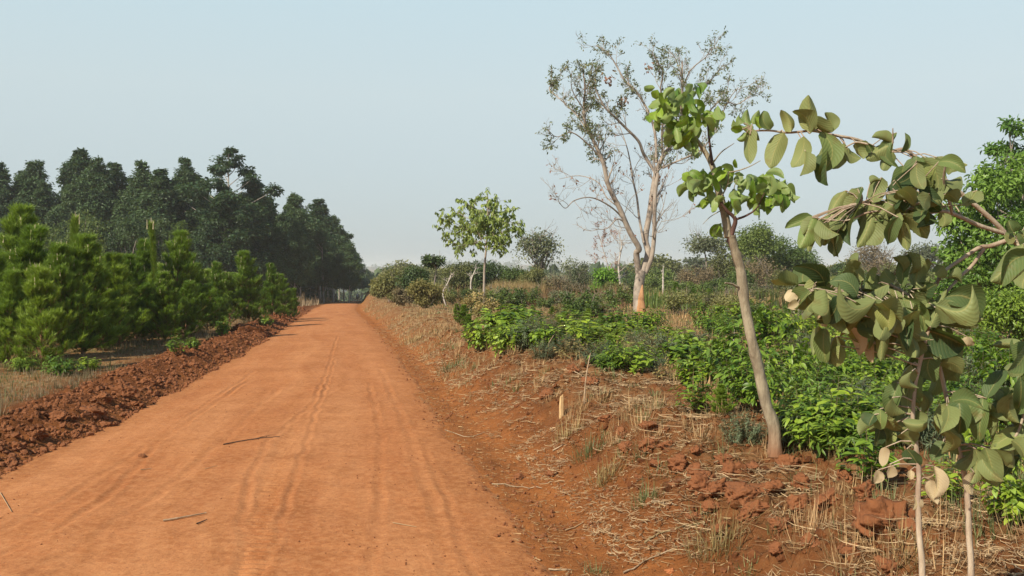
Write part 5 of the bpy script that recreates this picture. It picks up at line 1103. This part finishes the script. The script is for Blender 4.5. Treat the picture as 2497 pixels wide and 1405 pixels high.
# dry tufts along the bank
def tufts(name, cx, cy, r, n, hm, mat, lab, lean=.4, wbase=.006):
    X = []; Y = []; Hh = []
    for a, b_, rr in zip(cx, cy, r): X.append(a + rng.normal(size=n) * rr * .4); Y.append(b_ + rng.normal(size=n) * rr * .4); Hh.append(hm * (.4 + .8 * rng.random(n)) * (.6 + rr))
    X, Y, Hh = map(np.concatenate, (X, Y, Hh)); return blades(name, X, Y, Hh, wbase + .0004 * Y, mat, lean, BL, lab)
for i, (px, py, r, n, hgt, mat, lab) in enumerate([(1745, 1345, .20, 190, .30, 'drygrass', 'large tuft of bleached grass at the bottom of the bank'), (1575, 1225, .13, 110, .22, 'weed', 'green and straw tuft half way along the bank foot'), (1475, 1175, .16, 120, .24, 'drygrass', 'dry spreading tuft above the bank gutter'), (1380, 1070, .18, 120, .26, 'drygrass', 'bleached tuft below the split wood stake'), (1440, 1105, .2, 120, .22, 'weed', 'greyish green tuft right of the bleached one'), (1565, 1000, .28, 200, .22, 'straw', 'pale heap of cut grass on top of the ridge'), (1460, 970, .3, 160, .2, 'straw', 'thin cut grass heap right of the stake'), (1100, 900, .3, 120, .3, 'weed', 'grey green weed tuft on the bank far along the road'), (1455, 1400, .08, 60, .1, 'weed', 'small grey green tuft at the bottom edge'), (2215, 1350, .14, 80, .25, 'drygrass', 'dry tuft at the feet of the two thin stems'), (1560, 1120, .08, 40, .18, 'weed', 'small flowering weed on the clod ridge'), (2080, 1220, .18, 90, .22, 'drygrass', 'dark dry tuft beside the big shaded clod'), (1900, 1300, .1, 30, .16, 'weed', 'few thin green blades between the clods'), (1868, 1112, .10, 70, .16, 'drygrass', 'dry blades hugging the left foot of the sapling'), (1925, 1118, .12, 60, .14, 'weed', 'green blades at the right foot of the sapling'), (1790, 1085, .22, 130, .16, 'straw', 'matted cut grass heap left of the sapling foot'), (1700, 1060, .25, 130, .14, 'straw', 'flattened cut grass heap on the ridge between clods and upright shrub'), (2010, 1110, .2, 110, .22, 'drygrass', 'dry tangled tuft right of the sapling foot'), (1010, 835, .5, 160, .35, 'drygrass', 'dry grass tuft where the bank meets the road bend'), (2420, 1290, .25, 120, .35, 'weed', 'fresh green grass behind the right thin stem')]):
    b = G(px, py); rr = np.array([r]); nm = 'grass_tuft'; X = b[0] + rng.normal(size=n) * r * .45; Yv = b[1] + rng.normal(size=n) * r * .45; hv = hgt * (.45 + .75 * rng.random(n))
    z = H(X, Yv) - .01; a = np.arctan2(Yv - b[1], X - b[0]) + rng.normal(size=n) * .7; hv = hv * (.35 + .9 * rng.random(n) ** 1.3); ln = np.abs(rng.normal(size=n)) * .6 + np.hypot(X - b[0], Yv - b[1]) / r * .5
    if 'heap' in lab: ln += 1.5
    d = np.stack([np.cos(a) * ln, np.sin(a) * ln, np.ones(n)], -1); c = scatter(BL, np.stack([X, Yv, z], -1) - b, d, np.stack([np.cos(a), np.sin(a), np.full(n, .4)], -1) * -1, hv, rng, wid=(.0035 + .0004 * b[1]) / hv)
    o = obj(nm, mesh_from(nm, [c], [M[mat]], False), loc=b); tag(o, lab, 'grass tuft')
# many small tufts on the bank and ridge
def tuft_field(name, n, f, y0, y1, per, hm, mat, lab, seed):
    cx, cy = area(n, f, y0, y1); cx, cy = clumpy(cx, cy, .7, -.15, seed); r = .05 + .12 * rng.random(len(cx)); k = per
    X = np.repeat(cx, k) + rng.normal(size=len(cx) * k) * np.repeat(r, k) * .5; Yv = np.repeat(cy, k) + rng.normal(size=len(cx) * k) * np.repeat(r, k) * .5
    a = np.arctan2(Yv - np.repeat(cy, k), X - np.repeat(cx, k)); ln = .25 + .9 * rng.random(len(X)); hv = hm * np.repeat(.4 + .9 * rng.random(len(cx)), k) * (.3 + .8 * rng.random(len(X)))
    d = np.stack([np.cos(a) * ln, np.sin(a) * ln, np.ones(len(X))], -1)
    c = scatter(BL, np.stack([X, Yv, H(X, Yv) - .01], -1), d, np.stack([np.cos(a), np.sin(a), np.full(len(X), .4)], -1) * -1, hv, rng, wid=(.0035 + .0004 * Yv) / hv)
    tag(obj(name, mesh_from(name, [c], [M[mat]], False)), lab, kind='stuff')
tuft_field('bank_tufts', 430, lambda y: (XR(y) + 1.2, XR(y) + 5.5), 4.8, 45, 34, .24, 'drygrass', 'small dry tufts dotted over the bank and ridge', 181)
tuft_field('bank_green_tufts', 280, lambda y: (XR(y) + 1.0, XR(y) + 6), 4.8, 45, 26, .17, 'weed', 'small green weeds dotted over the bank and ridge', 182)
tuft_field('verge_tufts', 240, lambda y: (XL(y) - 7, XL(y) - 1.3), 9, 60, 36, .24, 'bush_brown', 'dry brown weed tufts along the top of the left bank', 183)
# field grass right
x, y = area(60000, lambda y: (XR(y) + 3.2, XR(y) + 14 + 1.0 * y), 7, 110); x, y = clumpy(x, y, .5, .0, 72)
blades('field_grass', x, y, .10 + .22 * rng.random(len(x)), .007 + .0007 * y, 'drygrass', .5, BL, 'short dry grass between the field shrubs')
x, y = area(60000, lambda y: (XR(y) + 3.2, XR(y) + 14 + 1.0 * y), 7, 110); x, y = clumpy(x, y, .4, .03, 73)
blades('field_weeds', x, y, .10 + .2 * rng.random(len(x)), .010 + .0008 * y, 'weed', .6, BL, 'short green weeds between the field shrubs')
x, y = area(26000, lambda y: (XR(y) + 3.4, XR(y) + 12 + 1.0 * y), 7, 70); x, y = clumpy(x, y, .45, .1, 79)
blades('ground_leaves', x, y, .05 + .10 * rng.random(len(x)), .03 + .001 * y, 'shrub', .9, LQ, 'low leafy ground cover of the cleared field')
# tall dry grass belts
x, y = area(34000, lambda y: ((1075 - CX) / F * y, (1530 - CX) / F * y), 56, 78); z_ = .5 + .5 * rng.random(len(x))
x, y = clumpy(x, y, .22, -.12, 171); blades('tall_dry_grass', x, y, .5 + .9 * rng.random(len(x)), .028, 'redgrass', .45, BL, 'belt of tall rusty dry grass in front of the bushes')
x, y = area(16000, lambda y: ((1180 - CX) / F * y, (1330 - CX) / F * y), 62, 70); x, y = clumpy(x, y, .3, -.05, 172); blades('tall_straw_grass', x, y, .8 + .8 * rng.random(len(x)), .03, 'drygrass', .4, BL, 'tall straw coloured grass behind the slim young tree')
x, y = area(15000, lambda y: ((1560 - CX) / F * y, (2100 - CX) / F * y), 45, 75); x, y = clumpy(x, y, .25, -.05, 74); blades('far_field_grass', x, y, .4 + .6 * rng.random(len(x)), .03, 'drygrass', .4, BL, 'dry grass at the back of the field')
x, y = area(15000, lambda y: ((1560 - CX) / F * y, (2300 - CX) / F * y), 50, 95); x, y = clumpy(x, y, .2, -.05, 75); blades('far_green_growth', x, y, .5 + .7 * rng.random(len(x)), .06, 'bush_green', .5, BL, 'green undergrowth at the back of the field')
x, y = area(26000, lambda y: (XR(y) + .5, XR(y) + 4.2), 16, 80); x, y = clumpy(x, y, .8, -.02, 173); blades('bank_dry_grass', x, y, .08 + .22 * rng.random(len(x)) ** 2, .005 + .0003 * y, 'straw', 1.6, BL, 'bleached dry grass on the far part of the right bank')
# left verge
x, y = area(60000, lambda y: (XL(y) - 12, XL(y) - 1.6), 9, 70); x, y = clumpy(x, y, .7, -.18, 76)
blades('verge_grass', x, y, .05 + .15 * rng.random(len(x)), .005 + .0004 * y, 'bush_brown', .9, BL, 'low brownish dry weeds between clod bank and pines')
x, y = area(9000, lambda y: (XL(y) - 12, XL(y) - 1.8), 9, 70); x, y = clumpy(x, y, .6, .02, 77)
blades('verge_weeds', x, y, .06 + .18 * rng.random(len(x)), .009 + .0006 * y, 'weed', .7, BL, 'olive green weeds at the foot of the pines')
x, y = area(9000, lambda y: (XL(y) - 30, XL(y) - .6), 75, 220); blades('plantation_undergrowth', x, y, .3 + .9 * rng.random(len(x)), .12, 'bush_brown', .5, BL, 'dry undergrowth at the edge of the eucalyptus plantation')
x, y = area(7000, lambda y: (XR(y) + 2.0, XR(y) + 30), 95, 260); blades('far_roadside_growth', x, y, .6 + 1.3 * rng.random(len(x)), .22, 'bush_olive', .5, BL, 'overgrown verge along the far right of the road')

# ------------------------------------------------------------------ clods, stones, sticks
def ico(sub=2):
    import bmesh
    bm = bmesh.new(); bmesh.ops.create_icosphere(bm, subdivisions=sub, radius=1); v = np.array([q.co[:] for q in bm.verts]); f = np.array([[l.index for l in q.verts] for q in bm.faces]); bm.free(); return v, f
I1 = ico(1); I2 = ico(2); I4 = ico(4); I6 = ico(5)
def rock(rng, I, rough=.5, cuts=7):
    v = I[0].copy(); o = rng.random(3) * 50
    n = fbm(v[:, 0] * 1.3 + o[0], v[:, 1] * 1.3 + v[:, 2] * 1.7 + o[1], 4, 5, .6) + .6 * fbm(v[:, 2] * 2.1 + o[2], v[:, 0] * 2 - v[:, 1] * 1.4 + o[0], 4, 9, .6)
    for _ in range(cuts):      # broken flat faces
        d = rvec(rng, 1)[0]; k = v @ d; c = .45 + .3 * rng.random(); v = v - np.clip(k - c, 0, None)[:, None] * d * .85
    return v * (1 + rough * n)[:, None] * np.array([1, .85, .7])
def crumbs(name, x, y, s, mat, lab):
    vs = [rock(rng, I1, .35) for _ in range(8)]; ch = []; which = rng.integers(0, 8, len(x)); z = H(x, y)
    for k in range(8):
        m = which == k; pos = np.stack([x[m], y[m], z[m] + s[m] * .25], -1); ch.append(scatter((vs[k], I1[1]), pos, np.stack([rng.normal(size=m.sum()), rng.normal(size=m.sum()), rng.normal(size=m.sum()) * .3], -1), rvec(rng, m.sum()) + np.array([0, 0, 1.2]), s[m], rng))
    o = obj(name, mesh_from(name, ch, [M[mat]], False)); tag(o, lab, kind='stuff')
x, y = area(13000, lambda y: (XL(y) - 1.45, XL(y) + .12), 8.5, 75); s = (.011 + .046 * rng.random(len(x)) ** 4) * (1 + .012 * y)
crumbs('soil_clods', x, y, s, 'clod', 'broken red clods heaped along the left road edge')
x, y = area(5200, lambda y: (XR(y) - .25, XR(y) + 1.25), 5.5, 50); x, y = clumpy(x, y, 1.2, -.1, 174); crumbs('soil_crumbs', x, y, (.005 + .022 * rng.random(len(x)) ** 4) * (1 + .012 * y), 'clod', 'crumbled earth in the gutter at the right road edge')
x, y = area(3200, lambda y: (XR(y) + 1.0, XR(y) + 4.5), 4.5, 30); crumbs('bank_clods', x, y, .012 + .05 * rng.random(len(x)) ** 3, 'clod', 'small red clods over the pushed-up bank')
x, y = area(2600, lambda y: (XL(y), XR(y)), 5.5, 40); x, y = clumpy(x, y, .8, .05, 78); crumbs('road_grit', x, y, .005 + .010 * rng.random(len(x)) ** 3, 'clod', 'grit and small crumbs on the road')
def clod(px, py, w, lab, mat='clod', group=None, kind='earth_clod', cat='clod', flat=.95, sub=None):
    b = G(px, py + w * .18); r = w / F * b[1] / 2; v = rock(rng, I6, .55, 4); v = v * (1 + .26 * fbm(v[:, 0] * 3 + v[:, 2] * 4, v[:, 1] * 3.4 - v[:, 2] * 2, 5, 77, .65))[:, None] * r; v[:, 2] *= flat
    o = obj(kind, mesh_from(kind, [dict(v=v, f=I6[1])], [M[mat]], True), loc=b + np.array([0, r * .3, r * .2])); o.rotation_euler = (0, 0, rng.random() * 6); tag(o, lab, cat, group)
clod(1912, 1128, 90, 'large round red clod at the foot of the sapling'); clod(2150, 1262, 150, 'biggest clod, dark in the shade of the felted leaves'); clod(1265, 1163, 30, 'single dark clod lying in the right gutter', 'clod'); clod(1345, 1157, 28, 'flat small clod right of the single dark one')
clod(1335, 960, 48, 'shaggy dark root clod behind the split stake'); clod(2020, 1218, 70, 'shaded clod left of the biggest one'); clod(1635, 1392, 26, 'pale orange lump of earth at the bottom edge', 'sand'); clod(1422, 1313, 12, 'small grey pebble on the road margin', 'bark', kind='pebble', cat='pebble')
clod(1585, 1040, 60, 'crumbling clod on the ridge below the cut grass heap'); clod(2165, 1385, 80, 'round clod at the foot of the left thin stem'); clod(1700, 1150, 62, 'broad clod in the middle of the ridge'); clod(345, 1110, 22, 'small dark clod in the wheel groove on the left half of the road')
for px, py, w in [(1650, 1175, 50), (1750, 1190, 70), (1810, 1200, 90), (1880, 1190, 84), (1790, 1150, 80), (1850, 1240, 70), (1720, 1180, 80), (1950, 1230, 70), (1660, 1130, 60), (2120, 1200, 80), (2230, 1290, 70), (1900, 1340, 50), (1760, 1290, 46), (1590, 1080, 60), (1480, 1020, 40), (1440, 930, 40), (1400, 900, 40), (1740, 1235, 56), (1690, 1260, 44), (1820, 1260, 50), (1905, 1275, 60), (1600, 1130, 40), (1530, 1090, 36), (2060, 1160, 50), (1960, 1180, 56), (1980, 1320, 60), (2080, 1340, 60), (1840, 1140, 44), (1630, 1085, 40), (1770, 1120, 50), (1700, 1100, 36), (1560, 1165, 30), (1520, 1050, 34)]:
    clod(px, py, w, 'red clod among the others on the ploughed-up right ridge', group='red clods on the right ridge')
for px, py, w in [(225, 1005, 120), (300, 955, 90), (90, 1060, 80), (140, 1015, 90), (40, 1090, 70), (330, 985, 60), (265, 1035, 60), (380, 960, 50), (180, 1060, 50), (20, 1130, 60), (110, 1100, 46), (420, 915, 44), (470, 890, 40), (530, 870, 34), (600, 835, 26), (360, 930, 60), (250, 970, 70)]:
    clod(px, py, w * .55, 'jagged red clod heaped in the left bank beside the road', group='large clods of the left bank')
# heap of red soil by the pines
def heap():
    b = G(600, 806); b[2] -= .25; r = 44 / F * b[1]; v = I6[0].copy(); v = v * (1 + .30 * fbm(v[:, 0] * 2, v[:, 1] * 2 + v[:, 2] * 3, 3, 21) + .22 * np.abs(fbm(v[:, 0] * 6 + v[:, 2] * 5, v[:, 1] * 6, 4, 22)))[:, None] * np.array([r, r * .9, r * .72])
    o = obj('soil_heap', mesh_from('soil_heap', [dict(v=v, f=I6[1])], [M['clod']]), loc=b); tag(o, 'heap of orange red soil between the pines and the left bank', 'soil heap')
heap()
def stick(pts, w, mat, lab, fork=None, kind='fallen_stick', lift=.012):
    q = [G(*p) for p in pts]; 
    for a in q: a[2] += w / 2 + lift * .3
    b = q[0].copy(); p = smooth_path(q, 4); p[:, 2] = [H1(a[0], a[1]) + w * .5 + .004 for a in p]; t = tube(p, np.linspace(w / 2, w / 3.5, len(p)), 6)
    if fork: f = [G(*z) for z in fork]; f = smooth_path(f, 3); f[:, 2] = [H1(a[0], a[1]) + w * .5 + .004 for a in f]; t += tube(f, np.linspace(w / 3, w / 6, len(f)), 5)
    tag(obj(kind, mesh_from(kind, shift(t, b), [M[mat]]), loc=b), lab, 'stick')
stick([(545, 1086), (585, 1078), (640, 1070), (682, 1067)], .016, 'darkstick', 'dark forked stick lying across the middle of the road', [(615, 1074), (660, 1063)])
stick([(398, 1273), (450, 1264), (503, 1254)], .018, 'stick', 'straight reddish brown stick on the near left half of the road')
stick([(480, 1280), (505, 1270)], .014, 'darkstick', 'short dark stub beside the straight reddish brown stick')
stick([(343, 1147), (370, 1144)], .010, 'straw', 'short pale straw beside the dark clod in the wheel groove'); stick([(1200, 1183), (1260, 1190), (1322, 1193)], .014, 'stick', 'long pale stick along the right road edge')
stick([(1085, 1050), (1130, 1066), (1182, 1056)], .012, 'stick', 'thin curved twig in the right gutter'); stick([(1378, 1296), (1422, 1277)], .012, 'straw', 'short pale stalk on the lower bank'); stick([(1572, 1327), (1620, 1300), (1705, 1280)], .016, 'straw', 'long curved bleached stalk on the lower bank')
stick([(1520, 1400), (1570, 1372), (1645, 1340)], .014, 'stick', 'thin brown stick near the bottom edge left of the large tuft'); stick([(1338, 1392), (1392, 1393)], .016, 'stick', 'short thick reddish stick at the bottom edge'); stick([(958, 1277), (1015, 1287)], .008, 'straw', 'thin pale straw on the near right half of the road')
stick([(1348, 1102), (1372, 1088)], .02, 'stick', 'short red brown splinter below the bleached tuft'); stick([(0, 1203), (28, 1250)], .010, 'straw', 'bleached stalk lying at the left edge of the picture'); stick([(500, 1250 - 105), (530, 1137)], .006, 'straw', 'tiny pale straw near the road centre')
stick([(1590, 1228), (1650, 1236)], .02, 'stick', 'reddish piece of bark on the ridge beside the green and straw tuft', kind='fallen_stick'); stick([(1385, 905), (1440, 922)], .02, 'stick', 'long weathered stick on top of the bank'); stick([(1495, 910), (1530, 925)], .02, 'stick', 'short stick in the straw behind the ridge')
def stake():
    b = G(1369, 1018); h = 55 / F * b[1]; w = 12 / F * b[1] / 2; v = tube([b - [0, 0, .08], b + [0, 0, h * .5], b + [.004, 0, h * .93]], [w, w * .95, w * .75], 5); t = tube([b + [w * .4, 0, h * .8], b + [w * .55, 0, h * 1.03]], [w * .4, w * .12], 4)
    tag(obj('wooden_stake', mesh_from('wooden_stake', shift(v + t, b), [M['stake']], False), loc=b), 'short yellow split wood stake standing in the bank', 'stake')
stake()
def dead_stem(pts, w, lab, mat='stick'):
    b = G(*pts[0]); Y0 = b[1]; p = smooth_path([b] + [P(x, y, Y0) for x, y in pts[1:]], 4); tag(obj('dead_stem', mesh_from('dead_stem', shift(tube(p, np.linspace(w, w * .4, len(p)), 5), b), [M[mat]]), loc=b), lab, 'dead stem')
dead_stem([(1425, 985), (1428, 930), (1436, 880), (1440, 862)], .012, 'thin upright dry stem on the ridge right of the stake'); dead_stem([(1318, 868), (1316, 845), (1332, 822)], .018, 'curled dead stem beside the low green plants', 'darkstick'); dead_stem([(1345, 862), (1338, 840), (1350, 818)], .014, 'second curled dead stem, paler and thinner')
dead_stem([(1776, 905), (1785, 860), (1792, 800)], .012, 'pale forked dead stem in the green shrubs left of the sapling', 'palebark'); dead_stem([(1122, 790), (1116, 760), (1112, 742)], .02, 'leaning dark red stem near the slim young tree', 'darkstick'); dead_stem([(2100, 880), (2103, 930), (2106, 870)], .01, 'thin dry stalk in the shrubs below the withered leaves')

# ------------------------------------------------------------------ far wooded plain
def tree_blobs(name, x, y, r, lab, mat='valley'):
    n = len(x); z = ground_h(x, y); per = 34; idx = np.repeat(np.arange(n), per); off = rvec(rng, n * per) * (rng.random(n * per) ** .3)[:, None]; off[:, 2] = np.abs(off[:, 2]) * 1.1 + .15
    pos = np.stack([x, y, z], -1)[idx] + off * r[idx][:, None]; t = np.clip(rng.random(n)[idx] * .7 + .3 * rng.random(n * per), 0, 1)
    tag(obj(name, mesh_from(name, [scatter(LQ, pos, norm(off + rvec(rng, n * per) * .7), norm(off + rvec(rng, n * per) * .5), r[idx] * .75, rng, tint=t, wid=1.3)], [M[mat]], False)), lab, kind='stuff')
y = 260 * (3300 / 260) ** rng.random(3600); x = (-.62 + 1.3 * rng.random(len(y))) * y; k = ~((x < XL(y) + 1) & (y < 420)) & ~((x > XL(y) - 2) & (x < XR(y) + 3) & (y < 500)); x, y = x[k], y[k]
tree_blobs('far_woodland', x, y, (2.0 + 2.0 * rng.random(len(x))) * (1 + y / 900), 'hazy woodland covering the plain and the low ridge on the horizon')
y = 125 + 150 * rng.random(420); x = XL(y) - 5 - 45 * rng.random(420) ** 1.2  # leafy blobs added to darken the gaps between the trunks
tree_blobs('plantation_shade_fill', x, y, 1.2 + 1.0 * rng.random(420), 'dark leafy fill added for the shade between the eucalyptus trunks', 'bush_dark')
x = []; y = []
for i in range(34): yy = 150 + 120 * rng.random(); x.append(yy * ((900 + 1600 * rng.random()) - CX) / F); y.append(yy)
for i in range(34):
    if x[i] < float(XR(y[i])) + 4: continue
    s = 1.7 + 1.3 * rng.random(); e = empty('scrub_tree', (x[i], y[i], H1(x[i], y[i]) - .1), 'scrubby dark tree in the hazy middle distance beyond the thicket', 'tree', 'scrub trees in the hazy middle distance', rng.random() * 6); e.scale = (s, s, s * .8)
    if i == 0: SCR = [bush_mesh(500 + q, 4, 3.2, ['bush_green', 'bush_grey', 'bush_olive'][q], ncl=22, per=110, leaf=.3) for q in range(3)]
    obj('stems', SCR[i % 3][0], e); obj('foliage', SCR[i % 3][1], e)

# ------------------------------------------------------------------ motorcyclist far down the road
def rider():
    Y = 186.; b = onground(871, Y); 
    b[2] = H1(b[0], Y)
    bk = empty('motorcycle', b, 'dark motorcycle coming up the far end of the road', 'motorcycle', rz=math.radians(10))
    def ring(cx, r, w, n=20): 
        th = np.linspace(0, 2 * PI, n + 1); p = np.stack([np.zeros(n + 1), cx + np.cos(th) * r, r + .06 + np.sin(th) * r], -1); return tube(p, w, 6, cap=False)
    dk = plain('black paint', (.02, .02, .025), .4); rb = plain('rubber', (.03, .03, .03), .9); mt = plain('worn metal', (.25, .25, .26), .35, .8); rd = plain('dark red paint', (.10, .015, .015), .35)
    for cx in (-.62, .62):
        wl = obj('wheel', mesh_from('wheel', ring(cx, .27, .045), [rb]), bk); sp = []
        for a in np.linspace(0, PI, 7)[:-1]: sp += tube([(0, cx - math.cos(a) * .25, .33 - math.sin(a) * .25), (0, cx + math.cos(a) * .25, .33 + math.sin(a) * .25)], .008, 4)
        obj('spokes', mesh_from('spokes', sp, [mt]), wl)
    obj('frame', mesh_from('frame', tube([(0, -.62, .33), (0, -.2, .40), (0, .15, .45), (0, -.35, .95), (0, -.2, .75), (0, .3, .72), (0, .62, .33)], .03, 6), [mt]), bk)
    obj('fork', mesh_from('fork', tube([(-.08, -.62, .33), (-.08, -.40, 1.0)], .022, 6) + tube([(.08, -.62, .33), (.08, -.40, 1.0)], .022, 6), [mt]), bk)
    obj('handlebar', mesh_from('handlebar', tube([(-.36, -.28, 1.06), (-.2, -.38, 1.06), (0, -.4, 1.02), (.2, -.38, 1.06), (.36, -.28, 1.06)], .016, 6), [dk]), bk)
    def blob(c, s, mat, nm): v = I2[0] * np.array(s) + np.array(c); obj(nm, mesh_from(nm, [dict(v=v, f=I2[1])], [mat]), bk)
    blob((0, -.12, .86), (.14, .26, .14), rd, 'fuel_tank'); blob((0, .35, .84), (.13, .38, .07), dk, 'seat'); blob((0, 0, .48), (.16, .2, .17), mt, 'engine'); blob((0, -.48, .93), (.1, .07, .1), plain('headlamp glass', (.6, .6, .55), .1), 'headlight'); blob((0, -.62, .66), (.07, .25, .03), rd, 'front_mudguard')
    # rider, one skinned body
    J = {'p': (0, .22, .98), 'c': (0, .12, 1.28), 'n': (0, .08, 1.48), 'h': (0, .04, 1.60), 'h2': (0, .03, 1.72), 'sl': (-.19, .1, 1.42), 'el': (-.30, -.08, 1.20), 'wl': (-.33, -.24, 1.10), 'sr': (.19, .1, 1.42), 'er': (.30, -.08, 1.20), 'wr': (.33, -.24, 1.10), 'kl': (-.2, -.18, .86), 'al': (-.17, .05, .46), 'fl': (-.17, -.10, .40), 'kr': (.2, -.18, .86), 'ar': (.17, .05, .46), 'fr': (.17, -.10, .40)}
    R = {'p': .14, 'c': .15, 'n': .06, 'h': .10, 'h2': .08, 'sl': .065, 'el': .045, 'wl': .032, 'sr': .065, 'er': .045, 'wr': .032, 'kl': .065, 'al': .045, 'fl': .04, 'kr': .065, 'ar': .045, 'fr': .04}
    ks = list(J); E = [('p', 'c'), ('c', 'n'), ('n', 'h'), ('h', 'h2'), ('c', 'sl'), ('sl', 'el'), ('el', 'wl'), ('c', 'sr'), ('sr', 'er'), ('er', 'wr'), ('p', 'kl'), ('kl', 'al'), ('al', 'fl'), ('p', 'kr'), ('kr', 'ar'), ('ar', 'fr')]
    me = bpy.data.meshes.new('body'); me.from_pydata([J[k] for k in ks], [(ks.index(a), ks.index(c)) for a, c in E], []); 
    pr = empty('person', b, 'person in a white top riding the distant motorcycle', 'person', rz=math.radians(10))
    bo = obj('body', me, pr); md = bo.modifiers.new('skin', 'SKIN'); 
    for i, k in enumerate(ks): me.skin_vertices[0].data[i].radius = (R[k], R[k]); me.skin_vertices[0].data[i].use_root = (k == 'p')
    bo.modifiers.new('sub', 'SUBSURF').levels = 2; bo.modifiers['sub'].render_levels = 2
    me.materials.append(plain('dark skin', (.10, .055, .035), .6))
    v = I2[0].copy(); tz = v[:, 2]; v = v * np.array([.235, .18, .30]) * (1 - .15 * np.clip(-tz, 0, 1))[:, None] + np.array([0, .13, 1.24])
    obj('shirt', mesh_from('shirt', [dict(v=v, f=I2[1])], [plain('white cloth', (.78, .78, .80), .8)]), pr)
    tr_ = []
    for s in (-1, 1): tr_ += tube(smooth_path([(s * .06, .24, .96), (s * .2, -.18, .87), (s * .17, .05, .5)], 4), np.linspace(.105, .065, 9), 8)
    obj('trousers', mesh_from('trousers', tr_, [plain('dark cloth', (.03, .03, .05), .9)]), pr)
rider()
